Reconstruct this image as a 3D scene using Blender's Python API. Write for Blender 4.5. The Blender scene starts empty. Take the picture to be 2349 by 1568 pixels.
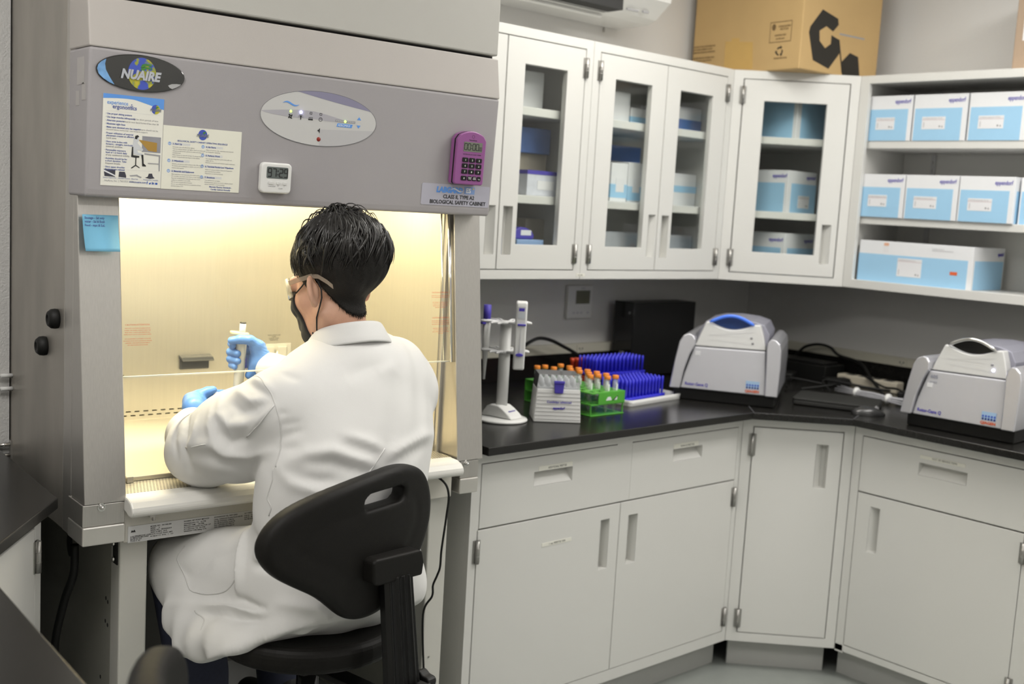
import bpy, bmesh, math, random
import numpy as np
from mathutils import Vector, Matrix, Euler
random.seed(7); np.random.seed(7)
S = bpy.context.scene
COL = S.collection
PI = math.pi

# ---------------------------------------------------------------- camera
def look(yaw, pitch, roll):
    cy, sy, cp, sp = math.cos(yaw), math.sin(yaw), math.cos(pitch), math.sin(pitch)
    f = Vector((sy*cp, cy*cp, -sp)); r0 = Vector((cy, -sy, 0)); u0 = r0.cross(f)
    r = r0*math.cos(roll)+u0*math.sin(roll); u = -r0*math.sin(roll)+u0*math.cos(roll)
    return Matrix((r, u, -f)).transposed()
cd = bpy.data.cameras.new('camera'); cam = bpy.data.objects.new('camera', cd); COL.objects.link(cam)
cam.matrix_world = Matrix.Translation((-0.9049, -2.3143, 1.5476)) @ look(0.7372, 0.1209, 0.0582).to_4x4()
cd.sensor_width = 36.0; cd.lens = 2580.3/2349*36; cd.clip_start = 0.05
cd.dof.use_dof = True; cd.dof.focus_distance = 2.42; cd.dof.aperture_fstop = 3.4
S.camera = cam
# ---------------------------------------------------------------- light, exposure
w = bpy.data.worlds.new('world'); S.world = w; w.use_nodes = True
w.node_tree.nodes['Background'].inputs[0].default_value = (0.75, 0.8, 1, 1)
w.node_tree.nodes['Background'].inputs[1].default_value = 0.25
S.view_settings.view_transform = 'Standard'; S.view_settings.look = 'None'
S.view_settings.exposure = 0.08; S.view_settings.gamma = 1.0; S.view_settings.use_curve_mapping = False
S.cycles.use_denoising = True
S.cycles.max_bounces = 8; S.cycles.diffuse_bounces = 4; S.cycles.glossy_bounces = 4
S.cycles.transparent_max_bounces = 16; S.cycles.transmission_bounces = 6
S.cycles.sample_clamp_indirect = 6.0; S.cycles.caustics_reflective = False; S.cycles.caustics_refractive = False
def area(name, loc, size, power, color, rot=(0, 0, 0)):
    l = bpy.data.lights.new(name, 'AREA'); l.shape = 'RECTANGLE'; l.size, l.size_y = size
    l.energy = power; l.color = color
    o = bpy.data.objects.new(name, l); o.location = loc; o.rotation_euler = rot; COL.objects.link(o); return o
area('ceiling_panel_light', (2.30, -1.45, 2.70), (1.2, 0.6), 25, (1, 0.97, 0.93))
area('ceiling_panel_light', (1.65, -.20, 2.70), (0.9, 0.6), 12, (1, 0.97, 0.90))
area('ceiling_panel_light', (-.75, -1.05, 2.70), (0.6, 1.2), 22, (1, 0.97, 0.93))
area('ceiling_panel_light', (1.30, -3.45, 2.66), (1.2, 0.6), 16, (1, 0.97, 0.94))
area('added_ceiling_fill', (1.75, -.75, 2.40), (1.2, 0.3), 13, (1, 0.97, 0.94), (PI, 0, 0))  # added pair of up-facing fills brightening ceiling and upper walls, no known fixture
area('added_ceiling_fill', (0.4, -2.4, 2.40), (1.2, 0.3), 9, (1, 0.97, 0.94), (PI, 0, 0))

# ---------------------------------------------------------------- materials
MATS = {}
def mat(name, col=(.8, .8, .8), rough=.5, metal=0.0, noise=0.0, nscale=30, bump=0.0, bscale=200, emit=None, estr=0,
        spec=.5, coat=0.0, aniso=0.0, stretch=None, sss=0.0, alpha=1.0):
    if name in MATS: return MATS[name]
    m = bpy.data.materials.new(name); m.use_nodes = True; MATS[name] = m
    nt = m.node_tree; b = nt.nodes['Principled BSDF']
    b.inputs['Base Color'].default_value = (*col, 1); b.inputs['Roughness'].default_value = rough
    b.inputs['Metallic'].default_value = metal; b.inputs['Specular IOR Level'].default_value = spec
    b.inputs['Coat Weight'].default_value = coat; b.inputs['Anisotropic'].default_value = aniso
    if sss: b.inputs['Subsurface Weight'].default_value = sss; b.inputs['Subsurface Radius'].default_value = (.01, .004, .002)
    if emit: b.inputs['Emission Color'].default_value = (*emit, 1); b.inputs['Emission Strength'].default_value = estr
    tc = nt.nodes.new('ShaderNodeTexCoord'); vec = tc.outputs['Object']
    if stretch:
        mp = nt.nodes.new('ShaderNodeMapping'); mp.inputs['Scale'].default_value = stretch
        nt.links.new(vec, mp.inputs['Vector']); vec = mp.outputs['Vector']
    if noise:
        n = nt.nodes.new('ShaderNodeTexNoise'); n.inputs['Scale'].default_value = nscale; n.inputs['Detail'].default_value = 4
        nt.links.new(vec, n.inputs['Vector'])
        mx = nt.nodes.new('ShaderNodeMix'); mx.data_type = 'RGBA'
        mx.inputs[6].default_value = (*[c*(1-noise) for c in col], 1); mx.inputs[7].default_value = (*[min(1, c*(1+noise)) for c in col], 1)
        nt.links.new(n.outputs['Fac'], mx.inputs[0]); nt.links.new(mx.outputs[2], b.inputs['Base Color'])
    if bump:
        n2 = nt.nodes.new('ShaderNodeTexNoise'); n2.inputs['Scale'].default_value = bscale; n2.inputs['Detail'].default_value = 3
        nt.links.new(vec, n2.inputs['Vector'])
        bp = nt.nodes.new('ShaderNodeBump'); bp.inputs['Strength'].default_value = bump; bp.inputs['Distance'].default_value = .002
        nt.links.new(n2.outputs['Fac'], bp.inputs['Height']); nt.links.new(bp.outputs['Normal'], b.inputs['Normal'])
    return m
def glass(name, tint=(1, 1, 1), refl=.08, rough=.02, density=0.0, haze=(.9, .9, .9)):
    if name in MATS: return MATS[name]
    m = bpy.data.materials.new(name); m.use_nodes = True; MATS[name] = m; nt = m.node_tree; nt.nodes.clear()
    out = nt.nodes.new('ShaderNodeOutputMaterial'); tr = nt.nodes.new('ShaderNodeBsdfTransparent'); tr.inputs[0].default_value = (*tint, 1)
    gl = nt.nodes.new('ShaderNodeBsdfGlossy'); gl.inputs['Roughness'].default_value = rough
    fr = nt.nodes.new('ShaderNodeFresnel'); fr.inputs[0].default_value = 1.45
    mul = nt.nodes.new('ShaderNodeMath'); mul.operation = 'MULTIPLY'; mul.inputs[1].default_value = refl/.04
    ge = nt.nodes.new('ShaderNodeNewGeometry'); sb = nt.nodes.new('ShaderNodeMath'); sb.operation = 'SUBTRACT'; sb.inputs[0].default_value = 1
    nt.links.new(ge.outputs['Backfacing'], sb.inputs[1]); m0 = nt.nodes.new('ShaderNodeMath'); m0.operation = 'MULTIPLY'
    nt.links.new(fr.outputs[0], m0.inputs[0]); nt.links.new(sb.outputs[0], m0.inputs[1]); nt.links.new(m0.outputs[0], mul.inputs[0])
    mx = nt.nodes.new('ShaderNodeMixShader'); nt.links.new(mul.outputs[0], mx.inputs[0]); mul.use_clamp = True
    nt.links.new(tr.outputs[0], mx.inputs[1]); nt.links.new(gl.outputs[0], mx.inputs[2]); last = mx
    if density:
        df = nt.nodes.new('ShaderNodeBsdfDiffuse'); df.inputs[0].default_value = (*haze, 1)
        m2 = nt.nodes.new('ShaderNodeMixShader'); m2.inputs[0].default_value = density
        nt.links.new(mx.outputs[0], m2.inputs[1]); nt.links.new(df.outputs[0], m2.inputs[2]); last = m2
    nt.links.new(last.outputs[0], out.inputs[0]); return m

WALL = mat('wall_paint', (.72, .715, .70), .75, bump=.35, bscale=160)
WALLR = mat('rough_wall_paint', (.74, .73, .71), .8, bump=.9, bscale=220)
CEIL = mat('ceiling_paint', (.8, .8, .78), .8, noise=.03)
FLOOR = mat('vinyl_floor', (.30, .32, .30), .35, noise=.12, nscale=18)
CAB = mat('cabinet_enamel', (.72, .715, .685), .38, bump=.04, bscale=700, noise=.012, nscale=6)
CABIN = mat('cabinet_interior', (.60, .60, .60), .5, noise=.02)
DARK = mat('dark_gap', (.03, .03, .03), .8, noise=.05)
RESIN = mat('black_resin', (.012, .0115, .0105), .25, noise=.25, nscale=60, bump=.05, bscale=300, spec=.4)
STEEL = mat('brushed_steel', (.57, .55, .52), .36, .9, noise=.10, nscale=14, stretch=(40, 40, 1.2), bump=.05, bscale=60)
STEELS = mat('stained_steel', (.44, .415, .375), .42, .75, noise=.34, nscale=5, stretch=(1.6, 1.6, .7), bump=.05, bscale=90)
STEELI = mat('interior_steel', (.78, .74, .63), .40, .88, aniso=.6, noise=.05, nscale=6, stretch=(30, 30, 1), bump=.03, bscale=50)
CHROME = mat('chrome', (.75, .74, .72), .15, 1.0, noise=.04)
HINGE = mat('hinge_metal', (.42, .41, .39), .35, .9, noise=.1)
WHITEM = mat('white_enamel', (.78, .77, .73), .35, noise=.02)
HOODL = mat('hood_light_paint', (.46, .43, .405), .5, bump=.12, bscale=900, noise=.015)
HOODD = mat('hood_grey_paint', (.37, .352, .362), .5, bump=.12, bscale=900, noise=.015)
BLACKP = mat('black_plastic', (.010, .010, .0095), .45, noise=.2, bump=.1, bscale=600, spec=.3)
BLACKG = mat('black_gloss', (.012, .012, .012), .12, noise=.1)
RUBBER = mat('black_rubber', (.010, .010, .0095), .55, noise=.2, spec=.3)
PAPER = mat('paper', (.83, .82, .74), .7, noise=.02)
WHITEP = mat('white_plastic', (.80, .80, .78), .35, noise=.015)
INK = mat('black_ink', (.02, .02, .02), .6, noise=.1)
BLUEINK = mat('blue_ink', (.03, .10, .45), .6, noise=.1)
SKYBLUE = mat('print_blue', (.12, .33, .80), .5, noise=.04)
LBLUE = mat('carton_light_blue', (.36, .62, .85), .5, noise=.02)
CWHITE = mat('carton_white', (.82, .83, .85), .5, noise=.02)
GREY = mat('grey_print', (.35, .35, .36), .6, noise=.05)
LGREY = mat('light_grey_print', (.60, .60, .62), .6, noise=.03)
REDINK = mat('red_ink', (.72, .13, .04), .6, noise=.05)
GLASS = glass('window_glass', (.97, .98, .97), .04)
SASH = glass('sash_glass', (.985, .985, .97), .03, density=.012)
CLEARP = glass('clear_plastic', (.93, .94, .95), .10, .08, density=.10)

# ---------------------------------------------------------------- geometry helpers
KS = 1.0   # size factor of the unit being built
class G:
    def __init__(s): s.v = []; s.f = []; s.m = []; s.sm = []
    def add(s, vs, fs, mi=0, smooth=False):
        o = len(s.v); s.v += [tuple(map(float, p)) for p in vs]
        for f in fs: s.f.append([o+i for i in f]); s.m.append(mi); s.sm.append(smooth)
        return s
    def box(s, a, b, mi=0, M=None):
        (x0, y0, z0), (x1, y1, z1) = a, b
        vs = [(x0,y0,z0),(x1,y0,z0),(x1,y1,z0),(x0,y1,z0),(x0,y0,z1),(x1,y0,z1),(x1,y1,z1),(x0,y1,z1)]
        if M is not None: vs = [M @ Vector(p) for p in vs]
        return s.add(vs, [(0,3,2,1),(4,5,6,7),(0,1,5,4),(1,2,6,5),(2,3,7,6),(3,0,4,7)], mi)
    def prism(s, pts, axis, d0, d1, mi=0, smooth=False):
        # pts 2D outline, extruded along axis ('x': pts=(y,z); 'y': pts=(x,z); 'z': pts=(x,y))
        def P(p, d):
            return {'x': (d, p[0], p[1]), 'y': (p[0], d, p[1]), 'z': (p[0], p[1], d)}[axis]
        n = len(pts); vs = [P(p, d0) for p in pts]+[P(p, d1) for p in pts]
        ar = sum(pts[i][0]*pts[(i+1) % n][1]-pts[(i+1) % n][0]*pts[i][1] for i in range(n))
        flip = (ar > 0) == (axis != 'y') ; flip = flip == (d1 > d0)
        fs = [[i, (i+1) % n, n+(i+1) % n, n+i] for i in range(n)]; caps = [list(range(n))[::-1], list(range(n, 2*n))]
        if not flip: fs = [f[::-1] for f in fs]; caps = [c[::-1] for c in caps]
        s.add(vs, fs, mi, smooth); o = len(s.v)-2*n
        for c in caps: s.f.append([o+i for i in c]); s.m.append(mi); s.sm.append(False)
        return s
    def lathe(s, prof, n=24, c=(0, 0, 0), mi=0, smooth=True, M=None):
        vs = []; fs = []
        for r, z in prof:
            for k in range(n):
                a = 2*PI*k/n; p = Vector((r*math.cos(a), r*math.sin(a), z))
                vs.append((M @ p if M is not None else p)+Vector(c))
        for i in range(len(prof)-1):
            for k in range(n):
                k2 = (k+1) % n; fs.append((i*n+k, i*n+k2, (i+1)*n+k2, (i+1)*n+k))
        fs.append(tuple(range(n))[::-1]); fs.append(tuple((len(prof)-1)*n+k for k in range(n)))
        return s.add(vs, fs, mi, smooth)
    def cyl(s, a, b, r, n=16, mi=0, r2=None, smooth=True):
        return s.tube([a, b], [r, r if r2 is None else r2], n, mi, smooth)
    def tube(s, pts, r, n=8, mi=0, smooth=True, caps=True):
        P = [Vector(p) for p in pts]; rs = r if isinstance(r, (list, tuple)) else [r]*len(P)
        vs = []; fs = []; nrm = None
        for i, p in enumerate(P):
            t = (P[min(i+1, len(P)-1)]-P[max(i-1, 0)]).normalized()
            if nrm is None:
                nrm = t.orthogonal().normalized()
            else:
                nrm = (nrm-t*nrm.dot(t)); nrm = nrm.normalized() if nrm.length > 1e-6 else t.orthogonal().normalized()
            bt = t.cross(nrm)
            for k in range(n):
                a = 2*PI*k/n; vs.append(p+(nrm*math.cos(a)+bt*math.sin(a))*rs[i])
        for i in range(len(P)-1):
            for k in range(n):
                k2 = (k+1) % n; fs.append((i*n+k, i*n+k2, (i+1)*n+k2, (i+1)*n+k))
        s.add(vs, fs, mi, smooth)
        if caps:
            o = len(s.v)-len(vs)
            for c in (list(range(n))[::-1], [(len(P)-1)*n+k for k in range(n)]):
                s.f.append([o+i for i in c]); s.m.append(mi); s.sm.append(False)
        return s
    def panel(s, x0, x1, z0, z1, y0, y1, holes, mi=0):
        # slab in the xz plane with rectangular through-holes (hx0,hx1,hz0,hz1)
        xs = sorted({x0, x1, *[h[0] for h in holes], *[h[1] for h in holes]}); zs = sorted({z0, z1, *[h[2] for h in holes], *[h[3] for h in holes]})
        nx, nz = len(xs)-1, len(zs)-1
        def solid(i, j):
            if not (0 <= i < nx and 0 <= j < nz): return False
            cx, cz = (xs[i]+xs[i+1])/2, (zs[j]+zs[j+1])/2
            return not any(h[0] < cx < h[1] and h[2] < cz < h[3] for h in holes)
        idx = {}; vs = []; fs = []
        def V(i, j, k):
            if (i, j, k) not in idx: idx[(i, j, k)] = len(vs); vs.append((xs[i], y1 if k else y0, zs[j]))
            return idx[(i, j, k)]
        for i in range(nx):
            for j in range(nz):
                if not solid(i, j): continue
                fs.append((V(i,j,0), V(i+1,j,0), V(i+1,j+1,0), V(i,j+1,0))); fs.append((V(i,j,1), V(i,j+1,1), V(i+1,j+1,1), V(i+1,j,1)))
                if not solid(i-1, j): fs.append((V(i,j,0), V(i,j+1,0), V(i,j+1,1), V(i,j,1)))
                if not solid(i+1, j): fs.append((V(i+1,j,0), V(i+1,j,1), V(i+1,j+1,1), V(i+1,j+1,0)))
                if not solid(i, j-1): fs.append((V(i,j,0), V(i,j,1), V(i+1,j,1), V(i+1,j,0)))
                if not solid(i, j+1): fs.append((V(i,j+1,0), V(i+1,j+1,0), V(i+1,j+1,1), V(i,j+1,1)))
        return s.add(vs, fs, mi)
    def build(s, name, mats, parent=None, loc=(0, 0, 0), rot=(0, 0, 0), bevel=0, seg=2, sub=0):
        me = bpy.data.meshes.new(name); me.from_pydata([(x*KS, y*KS, z*KS) for x, y, z in s.v], [], s.f)
        for m in (mats if isinstance(mats, (list, tuple)) else [mats]): me.materials.append(m)
        for p, mi, sm in zip(me.polygons, s.m, s.sm): p.material_index = mi; p.use_smooth = sm
        me.update()
        o = bpy.data.objects.new(name, me); COL.objects.link(o); o.location = Vector(loc)*KS; o.rotation_euler = rot
        if parent is not None: o.parent = parent
        bevel *= KS
        if bevel:
            b = o.modifiers.new('bevel', 'BEVEL'); b.width = bevel; b.segments = seg; b.limit_method = 'ANGLE'; b.angle_limit = .6
        if sub:
            b = o.modifiers.new('sub', 'SUBSURF'); b.levels = sub; b.render_levels = sub
        return o
def rrect(x0, x1, z0, z1, r, n=5):
    o = []
    for cx, cz, a0 in ((x1-r, z1-r, 0), (x0+r, z1-r, PI/2), (x0+r, z0+r, PI), (x1-r, z0+r, 3*PI/2)):
        for k in range(n+1): a = a0+PI/2*k/n; o.append((cx+r*math.cos(a), cz+r*math.sin(a)))
    return o
def ell(cx, cz, a, b, n=48, th=0):
    return [(cx+a*math.cos(t)*math.cos(th)-b*math.sin(t)*math.sin(th), cz+a*math.cos(t)*math.sin(th)+b*math.sin(t)*math.cos(th)) for t in (2*PI*k/n for k in range(n))]
def thing(name, label, cat, loc=(0, 0, 0), rz=0.0, group=None, kind=None):
    o = bpy.data.objects.new(name, None); COL.objects.link(o); o.empty_display_size = .05
    o.location = loc; o.rotation_euler = (0, 0, rz); return tag(o, label, cat, group, kind)
def tag(o, label=None, cat=None, group=None, kind=None):
    if label: o['label'] = label
    if cat: o['category'] = cat
    if group: o['group'] = group
    if kind: o['kind'] = kind
    return o
def structure(o): o['kind'] = 'structure'; return o
def dup(o, parent=None):
    c = o.copy(); COL.objects.link(c)
    if parent is not None: c.parent = parent
    for ch in list(o.children): dup(ch, c)
    return c
def text(s, size, loc, m, parent, name='lettering', rot=(PI/2, 0, 0), align='LEFT', wid=None, shear=0, bold=0, depth=.0002, space=1.0):
    cu = bpy.data.curves.new(name, 'FONT'); cu.body = s; cu.size = size; cu.align_x = align; cu.shear = shear; cu.offset = bold; cu.extrude = depth
    cu.space_line = .95; cu.resolution_u = 2; cu.space_character = space
    t = bpy.data.objects.new(name, cu); COL.objects.link(t)
    dg = bpy.context.evaluated_depsgraph_get(); dg.update()
    me = bpy.data.meshes.new_from_object(t.evaluated_get(dg)); bpy.data.objects.remove(t); bpy.data.curves.remove(cu)
    me.name = name; me.materials.clear(); me.materials.append(m)
    if wid:
        xs = [v.co.x for v in me.vertices]
        if xs:
            k = wid/max(1e-6, max(xs)-min(xs))
            for v in me.vertices: v.co.x *= k
    for v in me.vertices: v.co *= KS
    o = bpy.data.objects.new(name, me); COL.objects.link(o); o.location = Vector(loc)*KS; o.rotation_euler = rot
    if parent is not None: o.parent = parent
    return o

# ---------------------------------------------------------------- room shell
XL, XR, YB, YF, ZC = -1.35, 3.233, 0.695, -4.2, 2.75
structure(G().box((XL-.1, YF-.1, -.1), (XR+.1, 1.1, 0)).build('floor', FLOOR))
structure(G().box((XL-.1, YF-.1, ZC), (XR+.1, 1.1, ZC+.1)).build('ceiling', CEIL))
structure(G().box((-.016, YB, 0), (XR+.1, YB+.1, ZC)).build('wall_back', WALL))
structure(G().box((XR, YF, 0), (XR+.1, YB, ZC)).build('wall_right', WALL))
structure(G().box((XL-.1, YF, 0), (XL, .425, ZC)).box((XL-.1, .425, 0), (-.016, .98, ZC)).build('wall_left', WALLR))
structure(G().box((XL-.1, YF-.1, 0), (XR+.1, YF, ZC)).build('wall_front', WALL))

# ---------------------------------------------------------------- cabinets
def pocket(x0, x1, z0, z1, d, deep='b'):
    """recessed finger pull: five-sided pocket, sloped on one side"""
    g = G(); e = .004
    sl = {'l': (.7, 0, 0, 0), 'r': (0, .7, 0, 0), 't': (0, 0, 0, .75), 'b': (0, 0, .75, 0), 'n': (0, 0, 0, 0)}[deep]
    ix0, ix1 = x0+(x1-x0)*sl[0], x1-(x1-x0)*sl[1]; iz0, iz1 = z0+(z1-z0)*sl[2], z1-(z1-z0)*sl[3]
    x0 += .0007; x1 -= .0007; z0 += .0007; z1 -= .0007; ix0 = max(ix0, x0); ix1 = min(ix1, x1)
    o = [(x0, 0, z0), (x1, 0, z0), (x1, 0, z1), (x0, 0, z1)]; i = [(ix0, d, iz0), (ix1, d, iz0), (ix1, d, iz1), (ix0, d, iz1)]
    g.add(o+i, [(0,1,5,4),(1,2,6,5),(2,3,7,6),(3,0,4,7),(4,5,6,7)])
    return g
def hinge(parent, x, z0, z1, m=None):
    g = G(); g.cyl((x, -.006, z0), (x, -.006, z1), .0065, 10)
    for k in (.33, .66): 
        zz = z0+(z1-z0)*k; g.cyl((x, -.006, zz-.0008), (x, -.006, zz+.0008), .0072, 10)
    g.box((x-.012, -.003, z0), (x+.012, .001, z1))
    return g.build('hinge', HINGE, parent)
WZ0, WZ1 = 1.313, 2.097
def glass_door(parent, x0, x1, gl, hd, hs):
    """flush door with a glass light and a vertical recessed pull; hs = hinge side"""
    d = G().panel(x0, x1, 1.345, 2.064, 0, .022, [gl, hd]).build('door', CAB, parent, bevel=.0015)
    pocket(*hd, .030, 'r' if hs == 'l' else 'l').build('handle', CAB, d)
    G().box((gl[0]-.005, .012, gl[2]-.005), (gl[1]+.005, .016, gl[3]+.005)).build('glass_pane', GLASS, d)
    hx = x0-.003 if hs == 'l' else x1+.003
    for a, b in ((1.975, 2.038), (1.367, 1.43)): hinge(d, hx, a, b)
    return d
def wall_carcass(parent, W, openings, shelves, depth=.342, back=.001, dividers=()):
    g = G(); t = .018
    g.panel(0, W, WZ0, WZ1, 0, .02, openings)
    g.box((0, .02, WZ0), (t, depth, WZ1)).box((W-t, .02, WZ0), (W, depth, WZ1)).box((t, .02, WZ0), (W-t, depth, WZ0+.03)).box((t, .02, WZ1-.025), (W-t, depth, WZ1))
    g.box((t, depth-.01, WZ0+.03), (W-t, depth, WZ1-.025))
    g.build('carcass', CAB, parent, bevel=.0012)
    for z in shelves: G().box((t+.001, .035, z-.027), (W-t-.001, depth-.011, z)).build('shelf', CAB, parent, bevel=.002)
wc1 = thing('wall_cabinet', 'pale grey glass-fronted wall cabinet directly beside the safety cabinet', 'cabinet', (1.052, .350, 0))
wall_carcass(wc1, .752, [(.032, .719, 1.342, 2.067)], (1.861, 1.582))
glass_door(wc1, .035, .373, (.11, .296, 1.424, 1.987), (.322, .36, 1.391, 1.543), 'l')
glass_door(wc1, .377, .716, (.452, .637, 1.424, 1.987), (.394, .433, 1.391, 1.543), 'r')
wc2 = thing('wall_cabinet', 'pale grey two-door glass wall cabinet left of the corner cabinet', 'cabinet', (1.8055, .350, 0))
wall_carcass(wc2, .751, [(.033, .719, 1.342, 2.067)], (1.858, 1.581))
glass_door(wc2, .036, .375, (.113, .299, 1.424, 1.987), (.327, .366, 1.391, 1.541), 'l')
glass_door(wc2, .379, .716, (.453, .637, 1.424, 1.987), (.399, .438, 1.391, 1.541), 'r')
if 1:
    lb = G().box((.735, -.0012, 1.322), (.775, -.0002, 1.332)).build('label_strip', PAPER, wc1)
    text('PLATES', .007, (.742, -.0014, 1.3245), INK, lb, depth=.0001)
wc3 = thing('corner_wall_cabinet', 'pale grey diagonal corner wall cabinet with a single glass door', 'cabinet', (2.557, .350, 0), -PI/4)
g = G(); LD = .4676; g.panel(0, LD, WZ0, WZ1, 0, .02, [(.036, .434, 1.342, 2.067)])
# pentagon carcass: top, bottom, back walls
q = .7071; loc = lambda X, Y: ((X-2.557)*q-(Y-.350)*q, (X-2.557)*q+(Y-.350)*q)
pent = [(0, .02), (LD, .02), loc(XR-.003, .0196), loc(XR-.003, YB-.003), loc(2.557, YB-.003)]
pent[0] = (.012, .02); pent[1] = (LD-.012, .02)
for z0, z1 in ((WZ0, WZ0+.03), (WZ1-.025, WZ1)): g.prism(pent, 'z', z0, z1)
for a, b in ((1, 2), (2, 3), (3, 4), (4, 0)):
    A, B = Vector(pent[a]), Vector(pent[b]); n = (B-A).normalized(); n = Vector((-n.y, n.x))*.012
    g.prism([A, B, B+n, A+n], 'z', WZ0+.03, WZ1-.025)
g.build('carcass', CAB, wc3)
inn = [(.03, .05), (LD-.03, .05), (pent[2][0]-.02, pent[2][1]-.01), (pent[3][0], pent[3][1]-.03), (pent[4][0]+.02, pent[4][1]-.01)]
for z in (1.861, 1.580): G().prism(inn, 'z', z-.027, z).build('shelf', CAB, wc3, bevel=.002)
glass_door(wc3, .040, .430, (.119, .352, 1.424, 1.987), (.373, .407, 1.393, 1.541), 'l')
wc4 = thing('open_wall_cabinet', 'open-fronted pale wall cabinet full of blue and white cartons', 'cabinet', (2.888, .0190, 0), -PI/2)
wall_carcass(wc4, .92, [(.037, .883, 1.345, 2.068)], (1.861, 1.581))
for z0, z1 in ((1.345, 1.552), (1.584, 1.832), (1.864, 2.068)):
    hs = [(.141, .146, z, z+.012) for z in np.arange(z0+.02, z1-.03, .032)]
    G().panel(.134, .153, z0, z1, .327, .331, hs).build('shelf_track', CABIN, wc4)

def base_face(parent, W, openings, depth, toe=.06, sidewall=True):
    g = G(); g.panel(0, W, .105, .889, 0, .02, openings)
    g.box((0, .02, .105), (.018, depth, .889)).box((W-.018, .02, .105), (W, depth, .889)).box((.018, depth-.012, .105), (W-.018, depth, .889)).box((.018, .02, .105), (W-.018, depth-.012, .125))
    return g
def vdoor(parent, x0, x1, z0, z1, hd, deep, hinges, hx):
    d = G().panel(x0, x1, z0, z1, -.001, .02, [hd]).build('door', CAB, parent, bevel=.0015)
    pocket(*hd, .032, deep).build('handle', CAB, d)
    for a, b in hinges: hinge(d, hx, a, b)
    return d
def drawer(parent, x0, x1, z0, z1, hd, lab, txt):
    d = G().panel(x0, x1, z0, z1, -.001, .02, [hd]).build('drawer', CAB, parent, bevel=.0015)
    pocket(*hd, .030, 'b').build('handle', CAB, d)
    l = G().box((lab[0], -.0022, lab[2]), (lab[1], -.001, lab[3])).build('label_strip', PAPER, d)
    text(txt, .0085, (lab[0]+(lab[1]-lab[0])*.27, -.0024, lab[2]+.003), INK, l, wid=(lab[1]-lab[0])*.55, depth=.0001)
    return d
bcA = thing('base_cabinet', 'wide pale base cabinet with two drawers above two doors', 'cabinet', (1.004, -.086, 0))
WA = 1.183
g = base_face(bcA, WA, [(.031, 1.163, .672, .856), (.027, 1.161, .141, .6725)], .70)
g.box((.566, .0, .676), (.633, .02, .856))
g.build('carcass', CAB, bcA, bevel=.0012); G().box((0, .06, 0), (WA+.02, .08, .105)).build('toe_kick', mat('toe_kick', (.48, .48, .46), .5, noise=.03), bcA)
drawer(bcA, .033, .566, .6755, .8535, (.227, .379, .768, .809), (.243, .376, .8115, .8245), 'ADDITIONAL PIPETTES')
drawer(bcA, .633, 1.161, .6755, .8535, (.828, .974, .771, .8115), (.828, .950, .8145, .8295), 'NON-US PIPETTES')
dA = vdoor(bcA, .030, .596, .143, .671, (.515, .553, .475, .628), 'l', ((.581, .645),), .027)
dB = vdoor(bcA, .599, 1.159, .143, .671, (.638, .680, .473, .626), 'l', ((.583, .648), (.163, .227)), 1.161)
l = G().box((.273, -.0022, .586), (.392, -.001, .5965)).build('label_strip', PAPER, dA)
text('1 mL PIPETTE TIPS', .008, (.30, -.0024, .5885), INK, l, wid=.065, depth=.0001)
bcB = thing('corner_base_cabinet', 'narrow diagonal corner base cabinet with one tall door', 'cabinet', (2.188, -.086, 0), -PI/4)
LB = .3727
g = base_face(bcB, LB, [(.036, .339, .136, .858)], .5)
g.build('carcass', CAB, bcB, bevel=.0012); G().box((.02, .06, 0), (LB-.02, .08, .105)).build('toe_kick', MATS['toe_kick'], bcB)
vdoor(bcB, .039, .336, .139, .855, (.251, .290, .661, .810), 'l', ((.758, .833), (.157, .221)), .036)
bcC = thing('base_cabinet', 'base cabinet at the right end labelled for out of service items', 'cabinet', (2.4515, -.3505, 0), -PI/2)
WC = .64
g = base_face(bcC, WC, [(.030, .590, .1, .856)], .70)
g.box((.0, .0, .105), (.6, .02, .128)); g.build('carcass', CAB, bcC, bevel=.0012); G().box((-.02, .06, 0), (WC, .08, .105)).build('toe_kick', MATS['toe_kick'], bcC)
drawer(bcC, .0325, .588, .668, .853, (.236, .396, .767, .807), (.238, .388, .822, .833), 'OUT OF SERVICE ITEMS')
vdoor(bcC, .0325, .588, .131, .663, (.082, .117, .472, .624), 'l', ((.573, .636), (.16, .215)), .592)
# countertop
ct = thing('countertop', 'long black resin countertop wrapping the corner under the wall cabinets', 'countertop', (0, 0, 0))
C1, C2, CT = (2.164, -.1437), (2.394, -.373), .914
out = [(1.006, -.1437), C1, C2, (2.394, -1.02), (XR-.002, -1.02), (XR-.002, YB-.002), (1.01, YB-.002), (1.01, .3)]
G().prism(out, 'z', CT-.0235, CT).build('slab', RESIN, ct, bevel=.003, seg=3)
g = G()
for a, b in ((C1, (2.62, .30)), (C2, (2.72, -.25))):
    A, B = Vector((*a, CT+.0004)), Vector((*b, CT+.0004)); d = (B-A).normalized(); n = Vector((-d.y, d.x, 0))*.0016
    g.add([A-n, B-n, B+n, A+n], [(0, 1, 2, 3)])
g.build('joint_line', mat('joint_filler', (.10, .10, .11), .3, noise=.1), ct)
G().box((1.01, YB-.022, CT), (XR-.002, YB-.002, 1.002)).box((XR-.022, -1.02, CT), (XR-.002, YB-.022, 1.002)).build('backsplash', RESIN, ct, bevel=.002)
rw = thing('wall_raceway', 'beige plastic outlet raceway running above the black backsplash', 'raceway', (0, 0, 0))
RACE = mat('raceway_plastic', (.62, .60, .50), .45, noise=.02)
G().box((1.01, YB-.03, 1.003), (XR, YB, 1.038)).box((XR-.03, -1.02, 1.003), (XR, YB-.03, 1.038)).build('channel', RACE, rw, bevel=.003)
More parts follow.
